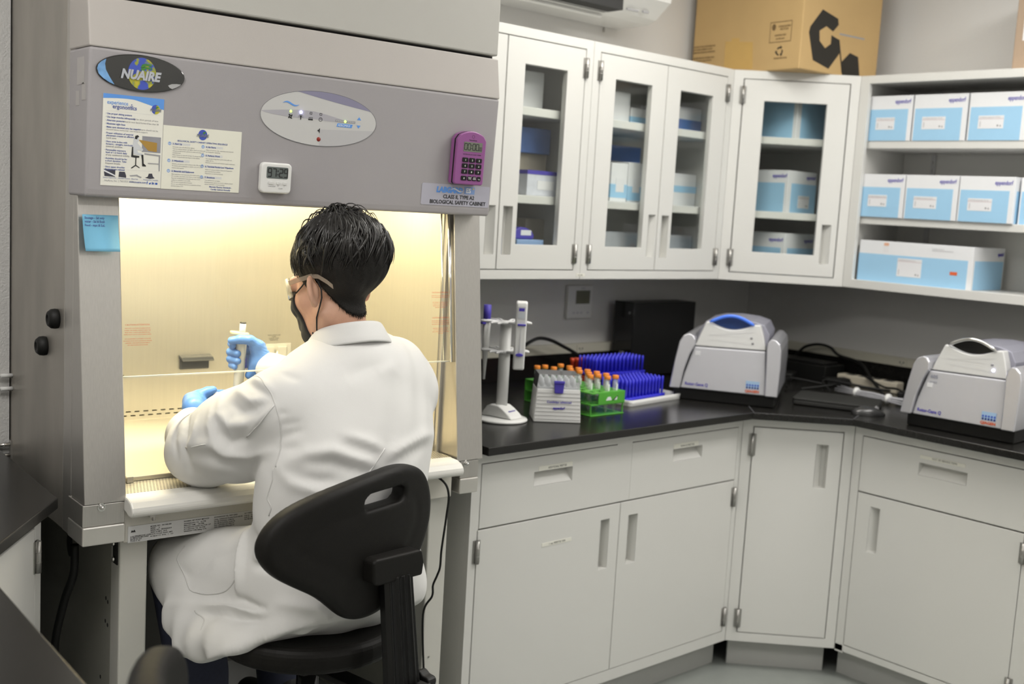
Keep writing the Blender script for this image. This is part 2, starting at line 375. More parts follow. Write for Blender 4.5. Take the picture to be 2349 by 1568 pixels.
def outlet(x, y, rz):
    e = G().box((-.02, -.0025, -.016), (.02, 0, .016)).build('outlet', RACE, rw, (x, y, 1.0205), (0, 0, rz))
    G().box((-.010, -.003, -.003), (-.005, -.0024, .003)).box((.005, -.003, -.003), (.010, -.0024, .003)).box((-.002, -.003, -.009), (.002, -.0024, -.006)).build('outlet_slots', DARK, e)
outlet(2.155, YB-.03, 0); outlet(XR-.03, -.085, -PI/2)
# left bench
lb = thing('countertop', 'black resin countertop in the near left corner against the safety cabinet', 'countertop', (0, 0, 0))
out = [(-.089, -.091), (-.335, -.405), (-.375, -1.05), (XL+.002, -1.05), (XL+.002, .42), (-.056, .42), (-.052, .378)]
G().prism(out, 'z', CT-.0235, CT).build('slab', RESIN, lb, bevel=.003, seg=3)
sh = math.atan2(.787, .617)
lc = thing('corner_base_cabinet', 'pale diagonal base cabinet under the left counter with one silver hinge', 'cabinet', (-.3605, -.3835, 0), sh)
LL = .40
g = base_face(lc, LL, [(.036, .404-.038+.0, .136, .862)], .30); g.build('carcass', CAB, lc, bevel=.0012)
G().box((.02, .06, 0), (LL-.02, .08, .105)).build('toe_kick', MATS['toe_kick'], lc)
vdoor(lc, .039, .362, .139, .859, (.075, .113, .661, .810), 'r', ((.768, .833), (.16, .22)), .366)
lc2 = thing('base_cabinet', 'base cabinet under the dark foreground counter on the left', 'cabinet', (-.405, -1.03, 0), PI/2)
g = base_face(lc2, .60, [(.03, .57, .136, .862)], .55); g.build('carcass', CAB, lc2, bevel=.0012)
vdoor(lc2, .033, .567, .139, .859, (.49, .53, .661, .810), 'l', ((.758, .833), (.157, .221)), .03)
# ---------------------------------------------------------------- biosafety cabinet
BY = -0.0596
cB, sB = math.cos(BY), math.sin(BY)
KS = .95; OB = (-.0452, -.1157, .0774)
def l2w(x, y, z): return (OB[0]+KS*(x*cB-y*sB), OB[1]+KS*(x*sB+y*cB), OB[2]+KS*z)
bsc = thing('biosafety_cabinet', 'tall steel biosafety cabinet with sliding glass sash and lit work chamber', 'lab cabinet', l2w(0, 0, 0), BY)
W_ = 1.0585
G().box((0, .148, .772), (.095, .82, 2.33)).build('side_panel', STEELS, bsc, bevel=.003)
G().box((.965, .085, .772), (W_, .745, 2.33)).build('side_panel', STEEL, bsc, bevel=.003)
G().box((-.0008, .089, .772), (.095, .1465, 2.33)).build('front_trim', STEEL, bsc, bevel=.002)
g = G(); g.box((.095, .12, 1.60), (.965, .76, 2.33)); g.build('top_housing', WHITEM, bsc)
# work chamber
slots = []
for r, z in ((0, .893), (1, .9045)):
    for k in range(33):
        x = .112+k*.0252+r*.0115; slots.append((x, x+.0145, z, z+.0035))
cb_ = G().panel(.095, .965, .80, 1.60, .738, .744, slots).build('back_wall', STEELI, bsc)
G().box((.095, .7445, .87), (.965, .75, .93)).build('plenum', DARK, bsc)
G().box((.0951, .12, .80), (.0975, .737, 1.60)).build('chamber_side', STEELI, bsc)
G().box((.9625, .10, .80), (.9649, .737, 1.60)).build('chamber_side', STEELI, bsc)
ws = G().box((.0976, .122, .86), (.9624, .737, .882)).build('work_surface', STEELI, bsc, bevel=.002)
G().box((.13, .108, .8725), (.144, .124, .886)).build('tray_clip', STEEL, ws)
def perforated():
    m = mat('perforated_grille', (.62, .58, .48), .4, .4); nt = m.node_tree; b = nt.nodes['Principled BSDF']
    tc = nt.nodes.new('ShaderNodeTexCoord'); sx = nt.nodes.new('ShaderNodeSeparateXYZ'); nt.links.new(tc.outputs['Object'], sx.inputs[0])
    def mt(op, a, bb=None):
        n = nt.nodes.new('ShaderNodeMath'); n.operation = op
        for i, q_ in enumerate((a, bb)):
            if q_ is None: continue
            if isinstance(q_, (int, float)): n.inputs[i].default_value = q_
            else: nt.links.new(q_, n.inputs[i])
        return n.outputs[0]
    P_ = .0072
    v = mt('DIVIDE', sx.outputs[1], P_*1.5); row = mt('FLOOR', v); fv = mt('SUBTRACT', mt('FRACT', v), .5)
    u_ = mt('ADD', mt('DIVIDE', sx.outputs[0], P_), mt('MULTIPLY', row, .5)); fu = mt('SUBTRACT', mt('FRACT', u_), .5)
    d2 = mt('ADD', mt('MULTIPLY', fu, fu), mt('MULTIPLY', mt('MULTIPLY', fv, fv), 2.25))
    h = mt('LESS_THAN', d2, .115)
    mx = nt.nodes.new('ShaderNodeMix'); mx.data_type = 'RGBA'; mx.inputs[6].default_value = (.62, .58, .48, 1); mx.inputs[7].default_value = (.04, .035, .02, 1)
    nt.links.new(h, mx.inputs[0]); nt.links.new(mx.outputs[2], b.inputs['Base Color']); return m
G().box((.0905, .018, .866), (.9685, .120, .8715)).build('front_grille', perforated(), bsc)
prof = [(.022, .8735), (-.015, .872), (-.034, .866), (-.044, .856), (-.047, .846), (-.043, .8375), (-.033, .833), (-.018, .833), (-.008, .838), (.022, .842)]
ar = G().prism(prof, 'x', .086, .965, smooth=False).build('armrest', WHITEM, bsc, bevel=.004)
G().box((.088, .012, .765), (.968, .03, .846)).build('lower_panel', mat('beige_enamel', (.60, .58, .52), .45, noise=.03), bsc, bevel=.002)
G().box((.138, -.012, .822), (.15, .012, .834)).cyl((.15, -.002, .828), (.15, -.002, .812), .004, 8).build('armrest_clip', STEEL, bsc)
dp_ = G().box((.098, .0105, .764), (.80, .0122, .801)).build('data_plate', mat('plate_silver', (.66, .66, .66), .4, .2, noise=.02), bsc)
for x, z, s_, t_ in ((.103, .776, .0042, '2100 FERNBROOK LANE'), (.103, .7725, .0042, 'PLYMOUTH MN 55447'), (.103, .769, .0042, 'MADE IN USA'), (.103, .7655, .0042, 'CLASS II  A2'),
    (.148, .7935, .0042, 'MODEL NO.   NU-540-300'), (.148, .7890, .0042, 'SERIES      6'), (.148, .7845, .0042, 'SERIAL NO.  182232062419'), (.148, .780, .0042, 'YEAR OF MFG.  2018'), (.148, .7755, .0038, 'VOLTS  CYCLES  PHASE  AMPS'), (.148, .771, .0038, 'DC Motor 115   60 Hz    1    12.0'),
    (.225, .7945, .0044, 'NORMAL SET POINT METHOD'), (.225, .789, .0042, 'DOWNFLOW / TA    60 FPM'), (.225, .7845, .0042, 'INFLOW / DIM     105 FPM'), (.225, .780, .0042, 'ALT INFLOW CONS. FACTOR 1.07'), (.225, .7755, .0042, 'ALT INFLOW / TA  105 FPM'), (.225, .771, .0042, 'WINDOW TYPE: Sliding 10 IN'),
    (.297, .7945, .0044, 'DOWNFLOW VEL TEST GRID'), (.297, .789, .0042, 'LEVEL: WINDOW PLANE PLUS 4.00 IN'), (.297, .7845, .0042, 'DIS FM SIDEWALL 6.000 IN'), (.297, .780, .0042, 'DIS FM BACKWALL 6.000 IN'), (.297, .7755, .0042, 'GRD CENTERS S/S 7.850 IN'), (.297, .771, .0042, 'GRD CENTERS F/B 6.200 IN'),
    (.372, .7945, .0044, 'ALT INFLOW VEL TEST GRID'), (.372, .789, .0042, '3.00 IN   CENTERLINE'), (.372, .7845, .0042, '6.00 IN   PERIMETER'), (.372, .780, .0042, 'DIS FM SIDEWALL 4.000')):
    text(t_, s_, (x, .0102, z), INK, dp_, bold=.00005, depth=.00005)
G().prism([(.104, .787), (.115, .787), (.1125, .7925), (.109, .790), (.1065, .792)], 'y', .0101, .0105).build('emblem', INK, dp_)
# pillars + brackets
for i, (x0, x1) in enumerate(((0, .0893), (.9745, W_))):
    pr = [(0, .8625), (.073, 1.52), (.12, 1.52), (.12, .8625)]
    p = G().prism(pr, 'x', x0, x1).build('pillar', STEEL, bsc, bevel=.002)
    b0, b1 = ((-.003, .0865), (.987, 1.047))[i]
    b = G().box((b0, .002, .814), (b1, .10, .8615)).build('pillar_bracket', STEEL, bsc, bevel=.0015)
    G().box((b0-.001, -.001, .772), (b1+.0005, .10, .8135)).build('bracket_cover', mat('bright_steel', (.70, .68, .64), .35, .8, noise=.05, nscale=30), b, bevel=.003)
    sx_ = (.0365, 1.004)[i]
    G().cyl((sx_, .003, .855), (sx_, -.001, .855), .0088, 16).cyl((sx_, -.001, .855), (sx_, -.006, .855), .0055, 6).lathe([(.0001, .004), (.003, .0035), (.0045, 0)], 12, (sx_, -.006, .855), M=Matrix.Rotation(PI/2, 3, 'X')).build('screw', CHROME, b)
    if i == 0:
        pl_ = G().panel(0, .051, 0, .021, -.0006, 0, []).build('warning_label', mat('silver_label', (.50, .48, .47), .45, .4, noise=.04), p, (.0365, .0306, 1.1275), (.1108*-1, 0, 0))
        pl_.rotation_euler = (-.1108, 0, 0)
        for k, t_ in enumerate(('FULL PERSONNEL PRO-', 'TECTION PROVIDED AT', 'THIS OPENING', 'BLOWER CUTS OUT WITH', 'LOWERED WINDOW')):
            text(t_, .0043, (.0025, -.0008, .0165-k*.004), INK, pl_, bold=.00008, depth=.00005)
        G().box((.026, -.0008, .0098), (.042, -.0007, .0104)).box((.039, -.0008, .0094), (.042, -.0007, .0108)).build('arrow', INK, pl_)
# hood
yh = lambda z: -.009+(1.8165-z)*.0621
pr = [(.0115, 1.5145), (yh(1.53), 1.53), (-.009, 1.8165), (.12, 1.8165), (.12, 1.5145)]
G().prism(pr, 'x', -.004, 1.0425).build('hood_lower_panel', HOODD, bsc, bevel=.006, seg=3)
pr = [(-.0092, 1.8168), (.0068, 1.919), (.12, 1.919), (.12, 1.8168)]
G().prism(pr, 'x', -.004, 1.0425).build('hood_upper_panel', HOODL, bsc, bevel=.003)
G().box((.0, .03, 1.9195), (1.04, .12, 1.93)).build('hood_gap', DARK, bsc)
G().box((-.002, .006, 1.9265), (1.0405, .12, 2.33)).build('filter_cover', mat('cover_paint', (.50, .49, .455), .5, bump=.1, bscale=900, noise=.015), bsc, bevel=.004)
def hoodloc(x, z, off=0.0): return (x, yh(z)-off, z)
TX = .062
# oval brand badge
def globe_mat():
    m = mat('globe_print', (.05, .12, .55), .25); nt = m.node_tree; b = nt.nodes['Principled BSDF']
    tc = nt.nodes.new('ShaderNodeTexCoord'); n = nt.nodes.new('ShaderNodeTexNoise'); n.inputs['Scale'].default_value = 38; n.inputs['Detail'].default_value = 3
    nt.links.new(tc.outputs['Object'], n.inputs['Vector']); cr = nt.nodes.new('ShaderNodeValToRGB'); e = cr.color_ramp.elements
    e[0].position = .50; e[0].color = (.06, .10, .50, 1); e[1].position = .53; e[1].color = (.30, .34, .05, 1)
    e2 = cr.color_ramp.elements.new(.60); e2.color = (.55, .48, .04, 1)
    nt.links.new(n.outputs['Fac'], cr.inputs[0]); nt.links.new(cr.outputs[0], b.inputs['Base Color']); return m
GLOBE = globe_mat(); GREENI = mat('green_ink', (.06, .22, .04), .4, noise=.1); SILV = mat('silver_print', (.55, .57, .62), .3, .5, noise=.05)
bd = G().prism(ell(0, 0, .0935, .0375), 'y', -.004, 0).build('brand_badge', mat('badge_black', (.012, .012, .010), .10, noise=.2, coat=1.0), bsc, hoodloc(.1025, 1.7735), (TX, 0, 0), bevel=.002)
def glyph(pts, y0, y1, name, m, par): return G().prism(pts, 'y', y0, y1).build(name, m, par)
arc = [(x*.0922, z*.0362) for x, z in ((-.99, 0), (-.97, .22), (-.90, .42), (-.80, .58), (-.82, .30), (-.80, 0), (-.72, -.35), (-.60, -.78), (-.72, -.68), (-.85, -.5), (-.95, -.28))]
glyph(arc, -.0044, -.004, 'planet_arc', mat('pale_blue_print', (.18, .38, .75), .15, noise=.5, nscale=60), bd)
moon = [(x*.0922, z*.0362) for x, z in ((.62, -.50), (.70, -.40), (.82, -.36), (.925, -.36), (.90, -.43), (.82, -.56), (.72, -.68), (.66, -.62))]
glyph(moon, -.0044, -.004, 'moon', mat('moon_print', (.42, .42, .42), .2, noise=.3, nscale=90), bd)
glyph(ell(.001, -.0005, .0295, .0325), -.0046, -.004, 'globe', GLOBE, bd)
glyph([(-.003, .0115), (.0005, .0185), (.006, .0205), (.019, .0205), (.021, .0165), (.008, .0165), (.004, .012)], -.0052, -.0046, 'swoosh', GREENI, bd)
glyph([(-.003, .0065), (.0005, .0125), (.006, .0142), (.019, .0142), (.021, .0102), (.008, .0102), (.004, .0058)], -.0052, -.0046, 'swoosh', GREENI, bd)
text('NUAIRE', .0255, (-.044, -.006, -.0125), SILV, bd, shear=.22, bold=.0012, depth=.0008, wid=.085)
def mini_logo(par, x, z, s):
    glyph(ell(x, z, .031*s, .034*s, 24), -.0009, -.0006, 'globe', GLOBE, par)
    glyph([(x-.002*s, z+.007*s), (x+.006*s, z+.021*s), (x+.02*s, z+.021*s), (x+.021*s, z+.015*s), (x+.005*s, z+.006*s)], -.0012, -.0009, 'swoosh', GREENI, par)
    text('NUAIRE', .026*s, (x-.042*s, -.0013, z-.013*s), mat('dark_silver_print', (.20, .22, .26), .4, noise=.05), par, shear=.2, wid=.084*s, depth=.0001, bold=.0008*s)
# oval control panel
PANEL = mat('panel_film', (.60, .595, .585), .35, noise=.01)
cp_ = G().prism(ell(0, 0, .1515, .0625, 64), 'y', -.0012, 0).build('control_panel', PANEL, bsc, hoodloc(.5255, 1.7195), (TX, 0, 0))
bord = ell(0, 0, .1515, .0625, 64); bi = ell(0, 0, .1503, .0613, 64)
g = G(); n = 64
g.add([(x, -.0014, z) for x, z in bord]+[(x, -.0014, z) for x, z in bi], [(k, (k+1) % n, n+(k+1) % n, n+k) for k in range(n)]); g.build('panel_border', mat('border_ink', (.16, .16, .17), .5, noise=.05), cp_)
def on_ell(x, top=True): return (1 if top else -1)*.0613*math.sqrt(max(0, 1-(x/.1503)**2))
top = [(x, on_ell(x)) for x in np.linspace(-.075, .142, 24)]
bot = [(x, .058-.0115*((x+.075)/.06)**1.0 if x < -.015 else .0465-.024*((x+.015)/.157)) for x in np.linspace(.142, -.075, 16)]
bot = [(x, min(z, on_ell(x))) for x, z in bot]
g = G(); tp = [(x, on_ell(x)) for x in np.linspace(-.07, .141, 30)]; bt = [(x, min(on_ell(x), .058-.175*(x+.07)+.05*(x+.07)**2*3.2)) for x in np.linspace(-.07, .141, 30)]
g.add([(x, -.0015, z) for x, z in tp]+[(x, -.0015, z) for x, z in bt], [(k, 30+k, 31+k, k+1) for k in range(29)]); g.build('panel_shade', mat('panel_violet', (.26, .25, .36), .4, noise=.02), cp_)
g = G(); xs = np.linspace(-.149, .075, 30); a1 = [(x, .006+.010*math.sin((x+.149)/.224*PI*.9)-.10*max(0, x+.02)-.008*(x > 9)) for x in xs]; a2 = [(x, z-.001-.017*math.sin((x+.149)/.224*PI)**.8) for x, z in a1]
g.add([(x, -.0015, z) for x, z in a1]+[(x, -.0015, z) for x, z in a2], [(k, 30+k, 31+k, k+1) for k in range(29)]); g.build('panel_wave', mat('panel_lilac', (.44, .43, .47), .4, noise=.02), cp_)
g = G(); xs = np.linspace(.0, .145, 24); a1 = [(x, -.024+.008*(x/.145)) for x in xs]; a2 = [(x, on_ell(x, False)) for x in xs]
g.add([(x, -.0014, z) for x, z in a1]+[(x, -.0014, z) for x, z in a2], [(k, 24+k, 25+k, k+1) for k in range(23)]); g.build('panel_wave', mat('panel_pale', (.52, .515, .525), .4, noise=.02), cp_)
ox, oz = .5255, 1.7195
def wave(x0, x1, z, a, t, n=14): 
    u = [(x0+(x1-x0)*k/n, z+a*math.sin(2*PI*k/n)+t*math.sin(PI*k/n)) for k in range(n+1)]; l = [(x0+(x1-x0)*k/n, z+a*math.sin(2*PI*k/n)-t*math.sin(PI*k/n)) for k in range(n+1)]
    return u+l[::-1]
glyph(wave(.427-ox, .470-ox, .0275, .0035, .0022), -.0019, -.0015, 'wave_icon', SKYBLUE, cp_)
GLED = mat('green_led', (.2, .9, .1), .3, emit=(.45, 1, .1), estr=3.5); BLED = mat('blue_led', (.4, .4, 1), .3, emit=(.55, .55, 1), estr=40)
for x, m in ((.449, GLED), (.475, BLED)): G().lathe([(.0030, 0), (.0027, .0012), (.0015, .002), (.0001, .0022)], 12, (x-ox, -.0012, .0105), M=Matrix.Rotation(PI/2, 3, 'X')).build('indicator_light', m, cp_)
for x in (.5005, .526): G().panel(x-.003-ox, x+.003-ox, .008, .0135, -.0018, -.0012, [(x-.002-ox, x+.002-ox, .009, .0125)]).build('indicator_square', INK, cp_)
# icons: fan, lamp, uv, outlet
g = G()
for k in range(4):
    a = k*PI/2+.5; g.prism(ell(.4485-ox+.0034*math.cos(a), -.001+.0034*math.sin(a), .0034, .0017, 10, a+.6), 'y', -.0018, -.0014)
g.build('fan_icon', INK, cp_)
g = G().prism([(.4745-ox, -.0065), (.4755-ox, -.0065), (.477-ox, .001), (.473-ox, .001)], 'y', -.0018, -.0014).prism(ell(.475-ox, .0015, .0023, .0024, 10), 'y', -.0018, -.0014)
for k in range(9):
    a = -.3+k*(PI+.6)/8; c_, s_ = math.cos(a), math.sin(a); g.prism([(.475-ox+c_*.0038-s_*.0003, .001+s_*.0038+c_*.0003), (.475-ox+c_*.0038+s_*.0003, .001+s_*.0038-c_*.0003), (.475-ox+c_*.0056+s_*.0003, .001+s_*.0056-c_*.0003), (.475-ox+c_*.0056-s_*.0003, .001+s_*.0056+c_*.0003)], 'y', -.0018, -.0014)
g.build('lamp_icon', INK, cp_)
g = G().prism([(.4945-ox, -.005), (.506-ox, -.005), (.506-ox, -.0018), (.4945-ox, -.0018)], 'y', -.0018, -.0014)
for k in range(5): g.prism([(.4955-ox+k*.0022, -.0008), (.4965-ox+k*.0022, -.0008), (.4965-ox+k*.0022, .0018), (.4955-ox+k*.0022, .0018)], 'y', -.0018, -.0014)
g.build('uv_icon', INK, cp_)
e1, e2 = ell(.526-ox, -.001, .0048, .0048, 18), ell(.526-ox, -.001, .0038, .0038, 18)
g = G(); g.add([(x, -.0018, z) for x, z in e1]+[(x, -.0018, z) for x, z in e2], [(k, (k+1) % 18, 18+(k+1) % 18, 18+k) for k in range(18)])
g.box((.5242-ox, -.0018, -.0015), (.5250-ox, -.0014, .0015)).box((.5270-ox, -.0018, -.0015), (.5278-ox, -.0014, .0015)).build('socket_icon', INK, cp_)
glyph([(.5205-ox, -.0285), (.5225-ox, -.0285), (.526-ox, -.0325), (.526-ox, -.021), (.5225-ox, -.025), (.5205-ox, -.025)], -.0018, -.0014, 'mute_icon', INK, cp_)
G().lathe([(.0052, 0), (.005, .001), (.0001, .0013)], 16, (.5245-ox, -.0012, -.0465), M=Matrix.Diagonal((1, .7, 1)).to_3x3() @ Matrix.Rotation(PI/2, 3, 'X')).build('alarm_light', mat('alarm_red', (.28, .02, .01), .3, noise=.1), cp_)
ld = G().box((.565-ox, -.0018, -.0025), (.6185-ox, -.0012, .0025)).build('level_bar', mat('bar_grey', (.30, .30, .32), .5, noise=.05), cp_)
for k in range(11):
    if k == 5: continue
    G().box((.5672-ox+k*.0046, -.0020, -.0012), (.5698-ox+k*.0046, -.0017, .0012)).build('level_cell', LGREY, ld)
G().lathe([(.003, 0), (.0027, .0012), (.0001, .002)], 10, (.5912-ox, -.0016, 0), M=Matrix.Rotation(PI/2, 3, 'X')).build('indicator_light', GLED, ld)
glyph([(.623-ox, .0065), (.634-ox, .0065), (.6285-ox, .0135)], -.0018, -.0014, 'up_arrow', SKYBLUE, cp_)
glyph([(.6225-ox, -.006), (.6335-ox, -.006), (.628-ox, -.013)], -.0018, -.0014, 'down_arrow', SKYBLUE, cp_)
pl_ = glyph([(.569-ox, -.0135), (.6095-ox, -.0135), (.612-ox, -.0055), (.5715-ox, -.0055)], -.0017, -.0013, 'aero_plate', SKYBLUE, cp_)
text('AEROMAX', .0075, (.572-ox, -.0019, -.0122), CWHITE, pl_, shear=.2, wid=.034, depth=.0001)
# clear type label
lp = G().prism(rrect(0, .213, 0, .054, .004), 'y', -.0012, 0).build('type_label', mat('label_film', (.46, .455, .53), .25, noise=.02), bsc, hoodloc(.823, 1.5365), (TX, 0, 0))
text('LABGARD', .019, (.044, -.0016, .0335), SKYBLUE, lp, bold=.0011, wid=.082, shear=.12)
ep = G().prism([(.131, .032), (.164, .032), (.164, .0505), (.131, .0505)], 'y', -.0016, -.0012).build('es_plate', mat('es_blue', (.22, .34, .62), .4, noise=.03), lp)
text('ES', .0165, (.136, -.0019, .0355), CWHITE, ep, bold=.0005); glyph(ell(.159, .046, .0018, .0018, 10), -.0022, -.0016, 'dot', mat('gold_ink', (.8, .6, .03), .4, noise=.03), ep)
glyph(wave(.088, .129, .0405, .0035, .0018), -.0021, -.0017, 'wave_icon', CWHITE, lp)
text('CLASS II, TYPE A2', .0135, (.066, -.0016, .0185), INK, lp, bold=.0003, wid=.098)
text('BIOLOGICAL SAFETY CABINET', .0135, (.026, -.0016, .0045), INK, lp, bold=.0003, wid=.176)
# warning decals on the hood side
for z, h, y in ((1.742, .055, .020), (1.70, .03, .05), (1.71, .035, .012)):
    d_ = G().box((-.0046, y, z), (-.0041, y+.045 if h == .055 else y+.022, z+h)).build('warning_decal', mat('silver_label', (.5, .48, .47)), bsc)
# sash
sl = lambda z: (z-.8625)/(1.52-.8625)*.073
z0, z1 = 1.127, 1.60; yo = .020
pr = [(sl(z0)+yo, z0), (sl(z1)+yo, z1), (sl(z1)+yo+.006, z1), (sl(z0)+yo+.006, z0)]
sa = G().prism(pr, 'x', .0895, .974).build('glass_sash', SASH, bsc)
G().box((.0895, sl(z0)+yo-.0008, z0-.0022), (.974, sl(z0)+yo+.0068, z0+.0005)).build('sash_edge', mat('edge_glass', (.85, .84, .70), .12, coat=.5, noise=.02), sa)
for x, zb, lines in ((.0985, 1.238, (('CAUTION-ATTENTION', .0052, 0), ('THIS UNIT CONTAINS A PAPER CATCH', .0032, .007), ('UNDER THE WORK SURFACE NEAR THE', .0032, .0115), ('REAR WALL. CHECK AND REMOVE ALL', .0032, .016), ('PAPER FROM CATCH ON A WEEKLY BASIS', .0032, .0205), ('CET EQUIPEMENT CONTIENT UN FILTRE', .0032, .030), ('EN PAPIER SITUE SOUS LE PLAN DE TRAVAIL', .0032, .0345), ("L'ARRIERE. UNE VERIFICATION HEBDO-", .0032, .039), ('EST PRECONISEE SUR CE POINT', .0032, .0435))),
    (.908, 1.306, (('CAUTION-ATTENTION', .0050, 0), ('OPERATING OUTSIDE NOMINAL RANGE', .003, .0075), ('MAY COMPROMISE PERSONNEL SAFETY', .003, .012), ('CET APPAREIL EST CONFORME A LA', .003, .025), ('CLASSE II SI LE DEBIT NOMINAL EST', .003, .0295), ('RESPECTE EN TOUT TEMPS PAR LA', .003, .034), ('FENETRE COULISSANTE', .003, .0385))),
    (.908, 1.240, (('CAUTION-ATTENTION', .0050, 0), ('ALWAYS MAINTAIN THE SASH OPENING', .003, .0075), ('AT THE FIXED POSITION DURING WORK', .003, .012), ('AN ALARM SOUNDS WHEN IT IS RAISED', .003, .0165), ('MAINTENIR TOUJOURS LA FENETRE', .003, .027), ('A SA POSITION FIXE EN TRAVAIL', .003, .0315), ('UNE ALARME SONNE SI ELLE EST LEVEE', .003, .036), ('TROP HAUT', .003, .0405)))):
    for t_, s_, dz in lines:
        text(t_, s_, (x+.031, sl(zb-dz)+yo-.0006, zb-dz), REDINK, sa, rot=(PI/2-.1108, 0, 0), align='CENTER', depth=.00005)
G().cyl((.967, sl(1.125)+.012, 1.125), (.967, sl(1.52)+.012, 1.52), .0045, 10).build('sash_track', CHROME, bsc)
G().cyl((.9545, sl(1.125)+.030, 1.127), (.9545, sl(1.52)+.030, 1.52), .0025, 8).build('sash_track', CHROME, bsc)
# latch and outlet on back wall
lt = G().box((.503, .7375, 1.021), (.592, .7315, 1.058)).build('exhaust_handle', mat('dark_grey_metal', (.055, .058, .06), .45, noise=.1), bsc, bevel=.003)
G().prism([(.7375, 1.064), (.715, 1.058), (.706, 1.050), (.709, 1.047), (.72, 1.052), (.7375, 1.053)], 'x', .501, .597).build('handle_lip', MATS['dark_grey_metal'], lt, bevel=.002)
IVORY = mat('ivory_plastic', (.78, .75, .64), .4, noise=.02)
op = G().box((.745, .7375, 1.005), (.858, .7335, 1.088)).build('outlet_plate', IVORY, bsc, bevel=.002)
for x in (.775, .817):
    c_ = G().box((x-.008, .7335, 1.015), (x+.024, .727, 1.080)).build('flip_cover', IVORY, op, bevel=.003)
    G().cyl((x-.010, .728, 1.02), (x-.010, .728, 1.07), .004, 8).build('cover_hinge', STEELI, c_)
    G().box((x+.002, .727, 1.03), (x+.017, .722, 1.05)).build('cover_tab', IVORY, c_, bevel=.002)
for k, t_ in enumerate(('TOTAL OUTLET LOAD', '5 AMPS', 'CHARGE TOTALE', 'MAXIMALE 5A')): text(t_, .0042, (.80, .7372, 1.112-k*.005), INK, cb_, align='CENTER', depth=.00005)
# fluorescent lamps inside the hood
for x0, x1 in ((.115, .455), (.545, .905)):
    lp_ = G().cyl((x0, .20, 1.585), (x1, .20, 1.585), .013, 12).build('fluorescent_tube', mat('tube_glow', (1, .95, .8), .4, emit=(1, .86, .50), estr=40), bsc)
    for x in (x0, x1): G().cyl((x-.008, .20, 1.585), (x+.008, .20, 1.585), .0145, 12).build('tube_cap', STEEL, lp_)
    l = bpy.data.lights.new('chamber_lamp', 'AREA'); l.shape = 'RECTANGLE'; l.size, l.size_y = (x1-x0)*KS, .05; l.energy = 5.6*(x1-x0)/.35*(1 if x0 < .3 else .42); l.color = (1, .90, .68)
    o = bpy.data.objects.new('chamber_lamp', l); COL.objects.link(o); o.parent = bsc; o.location = ((x0+x1)/2*KS, .20*KS, 1.568*KS); o.rotation_euler = (.35, 0, 0)
# side plugs, valves
for y, z in ((.196, 1.24), (.281, 1.168)):
    G().lathe([(.0215, 0), (.0225, .006), (.0215, .014), (.016, .021), (.010, .0225), (.009, .019), (.0001, .019)], 24, (0, y, z), M=Matrix.Rotation(-PI/2, 3, 'Y')).build('side_plug', RUBBER, bsc)
for z in (1.057, 1.024): G().cyl((0, .555, z), (-.028, .555, z), .0055, 10).cyl((-.028, .555, z), (-.033, .555, z), .004, 10).build('valve_stem', WHITEP, bsc)
vb = G().box((-.004, .552, .845), (0, .566, .892)).build('valve_bracket', STEEL, bsc)
for z in (.882, .855): G().cyl((-.004, .558, z), (-.03, .558, z), .005, 10).lathe([(.007, 0), (.007, .006), (.0001, .008)], 10, (-.03, .558, z), M=Matrix.Rotation(-PI/2, 3, 'Y')).build('valve', CHROME, vb)
# front decals on the steel strip
d_ = G().box((-.0012, .112, 1.705), (-.0006, .135, 1.735)).build('warning_decal', mat('silver_label', (.5, .48, .47)), bsc)

# ---------------------------------------------------------------- stand
st = thing('cabinet_stand', 'white steel leg stand carrying the biosafety cabinet', 'stand', l2w(0, 0, 0), BY)
STAND = mat('stand_enamel', (.66, .65, .60), .4, noise=.02); STG = mat('stand_grey_enamel', (.36, .355, .31), .45, noise=.05)
for x0, x1, s in ((.094, .157, 0), (.925, .988, 1)):
    G().box((x0, .048, -.0810), (x1, .105, .764)).build('leg', STAND, st, bevel=.004)
    xx = (x0+.001, x0+.010) if s == 0 else (x1-.012, x1-.001)
    holes = [(.255-.02, .255+.02, .63, .70)]
    for yy in (.105, .10): pass
    sp = G().box((xx[0], .1055, .0), (xx[1], .70, .7705)).build('side_panel', STG, st)
    bk = G().box((xx[0]-.004, .058, .70), (xx[0]-.0005, .085, .762)).build('leg_bracket', BLACKP, st, bevel=.002)
    for z in (.748, .712): G().cyl((xx[0]-.010, .072, z), (xx[0]-.003, .072, z), .006, 8).build('bracket_bolt', CHROME, bk)
    if s == 0:
        G().prism(ell(.40, .655, .022, .032, 20), 'x', xx[0]-.0006, xx[0]+.001).build('cord_hole', DARK, sp)
        for yy, zz in ((.30, .715), (.315, .725), (.315, .705), (.135, .60), (.122, .595), (.137, .545), (.122, .54), (.165, .40), (.125, .37)):
            G().prism(ell(yy, zz, .004, .005, 8), 'x', xx[0]-.0006, xx[0]+.001).build('screw_hole', DARK, sp)
G().box((.105, .66, .70), (.97, .69, .764)).build('cross_rail', STAND, st); G().box((.105, .70, .12), (.97, .71, .68)).build('back_panel', mat('dark_back', (.16, .155, .14), .6, noise=.05), st)
G().cyl((.985, .075, .31), (.945, .045, .31), .002, 6).build('brace', STG, st)
ft = G().lathe([(.017, 0), (.017, .006), (.010, .008), (.010, .016), (.0001, .018)], 16, (.925, .09, .29), M=Matrix.Rotation(-PI/2, 3, 'Y')).build('adjuster_bolt', CHROME, st)
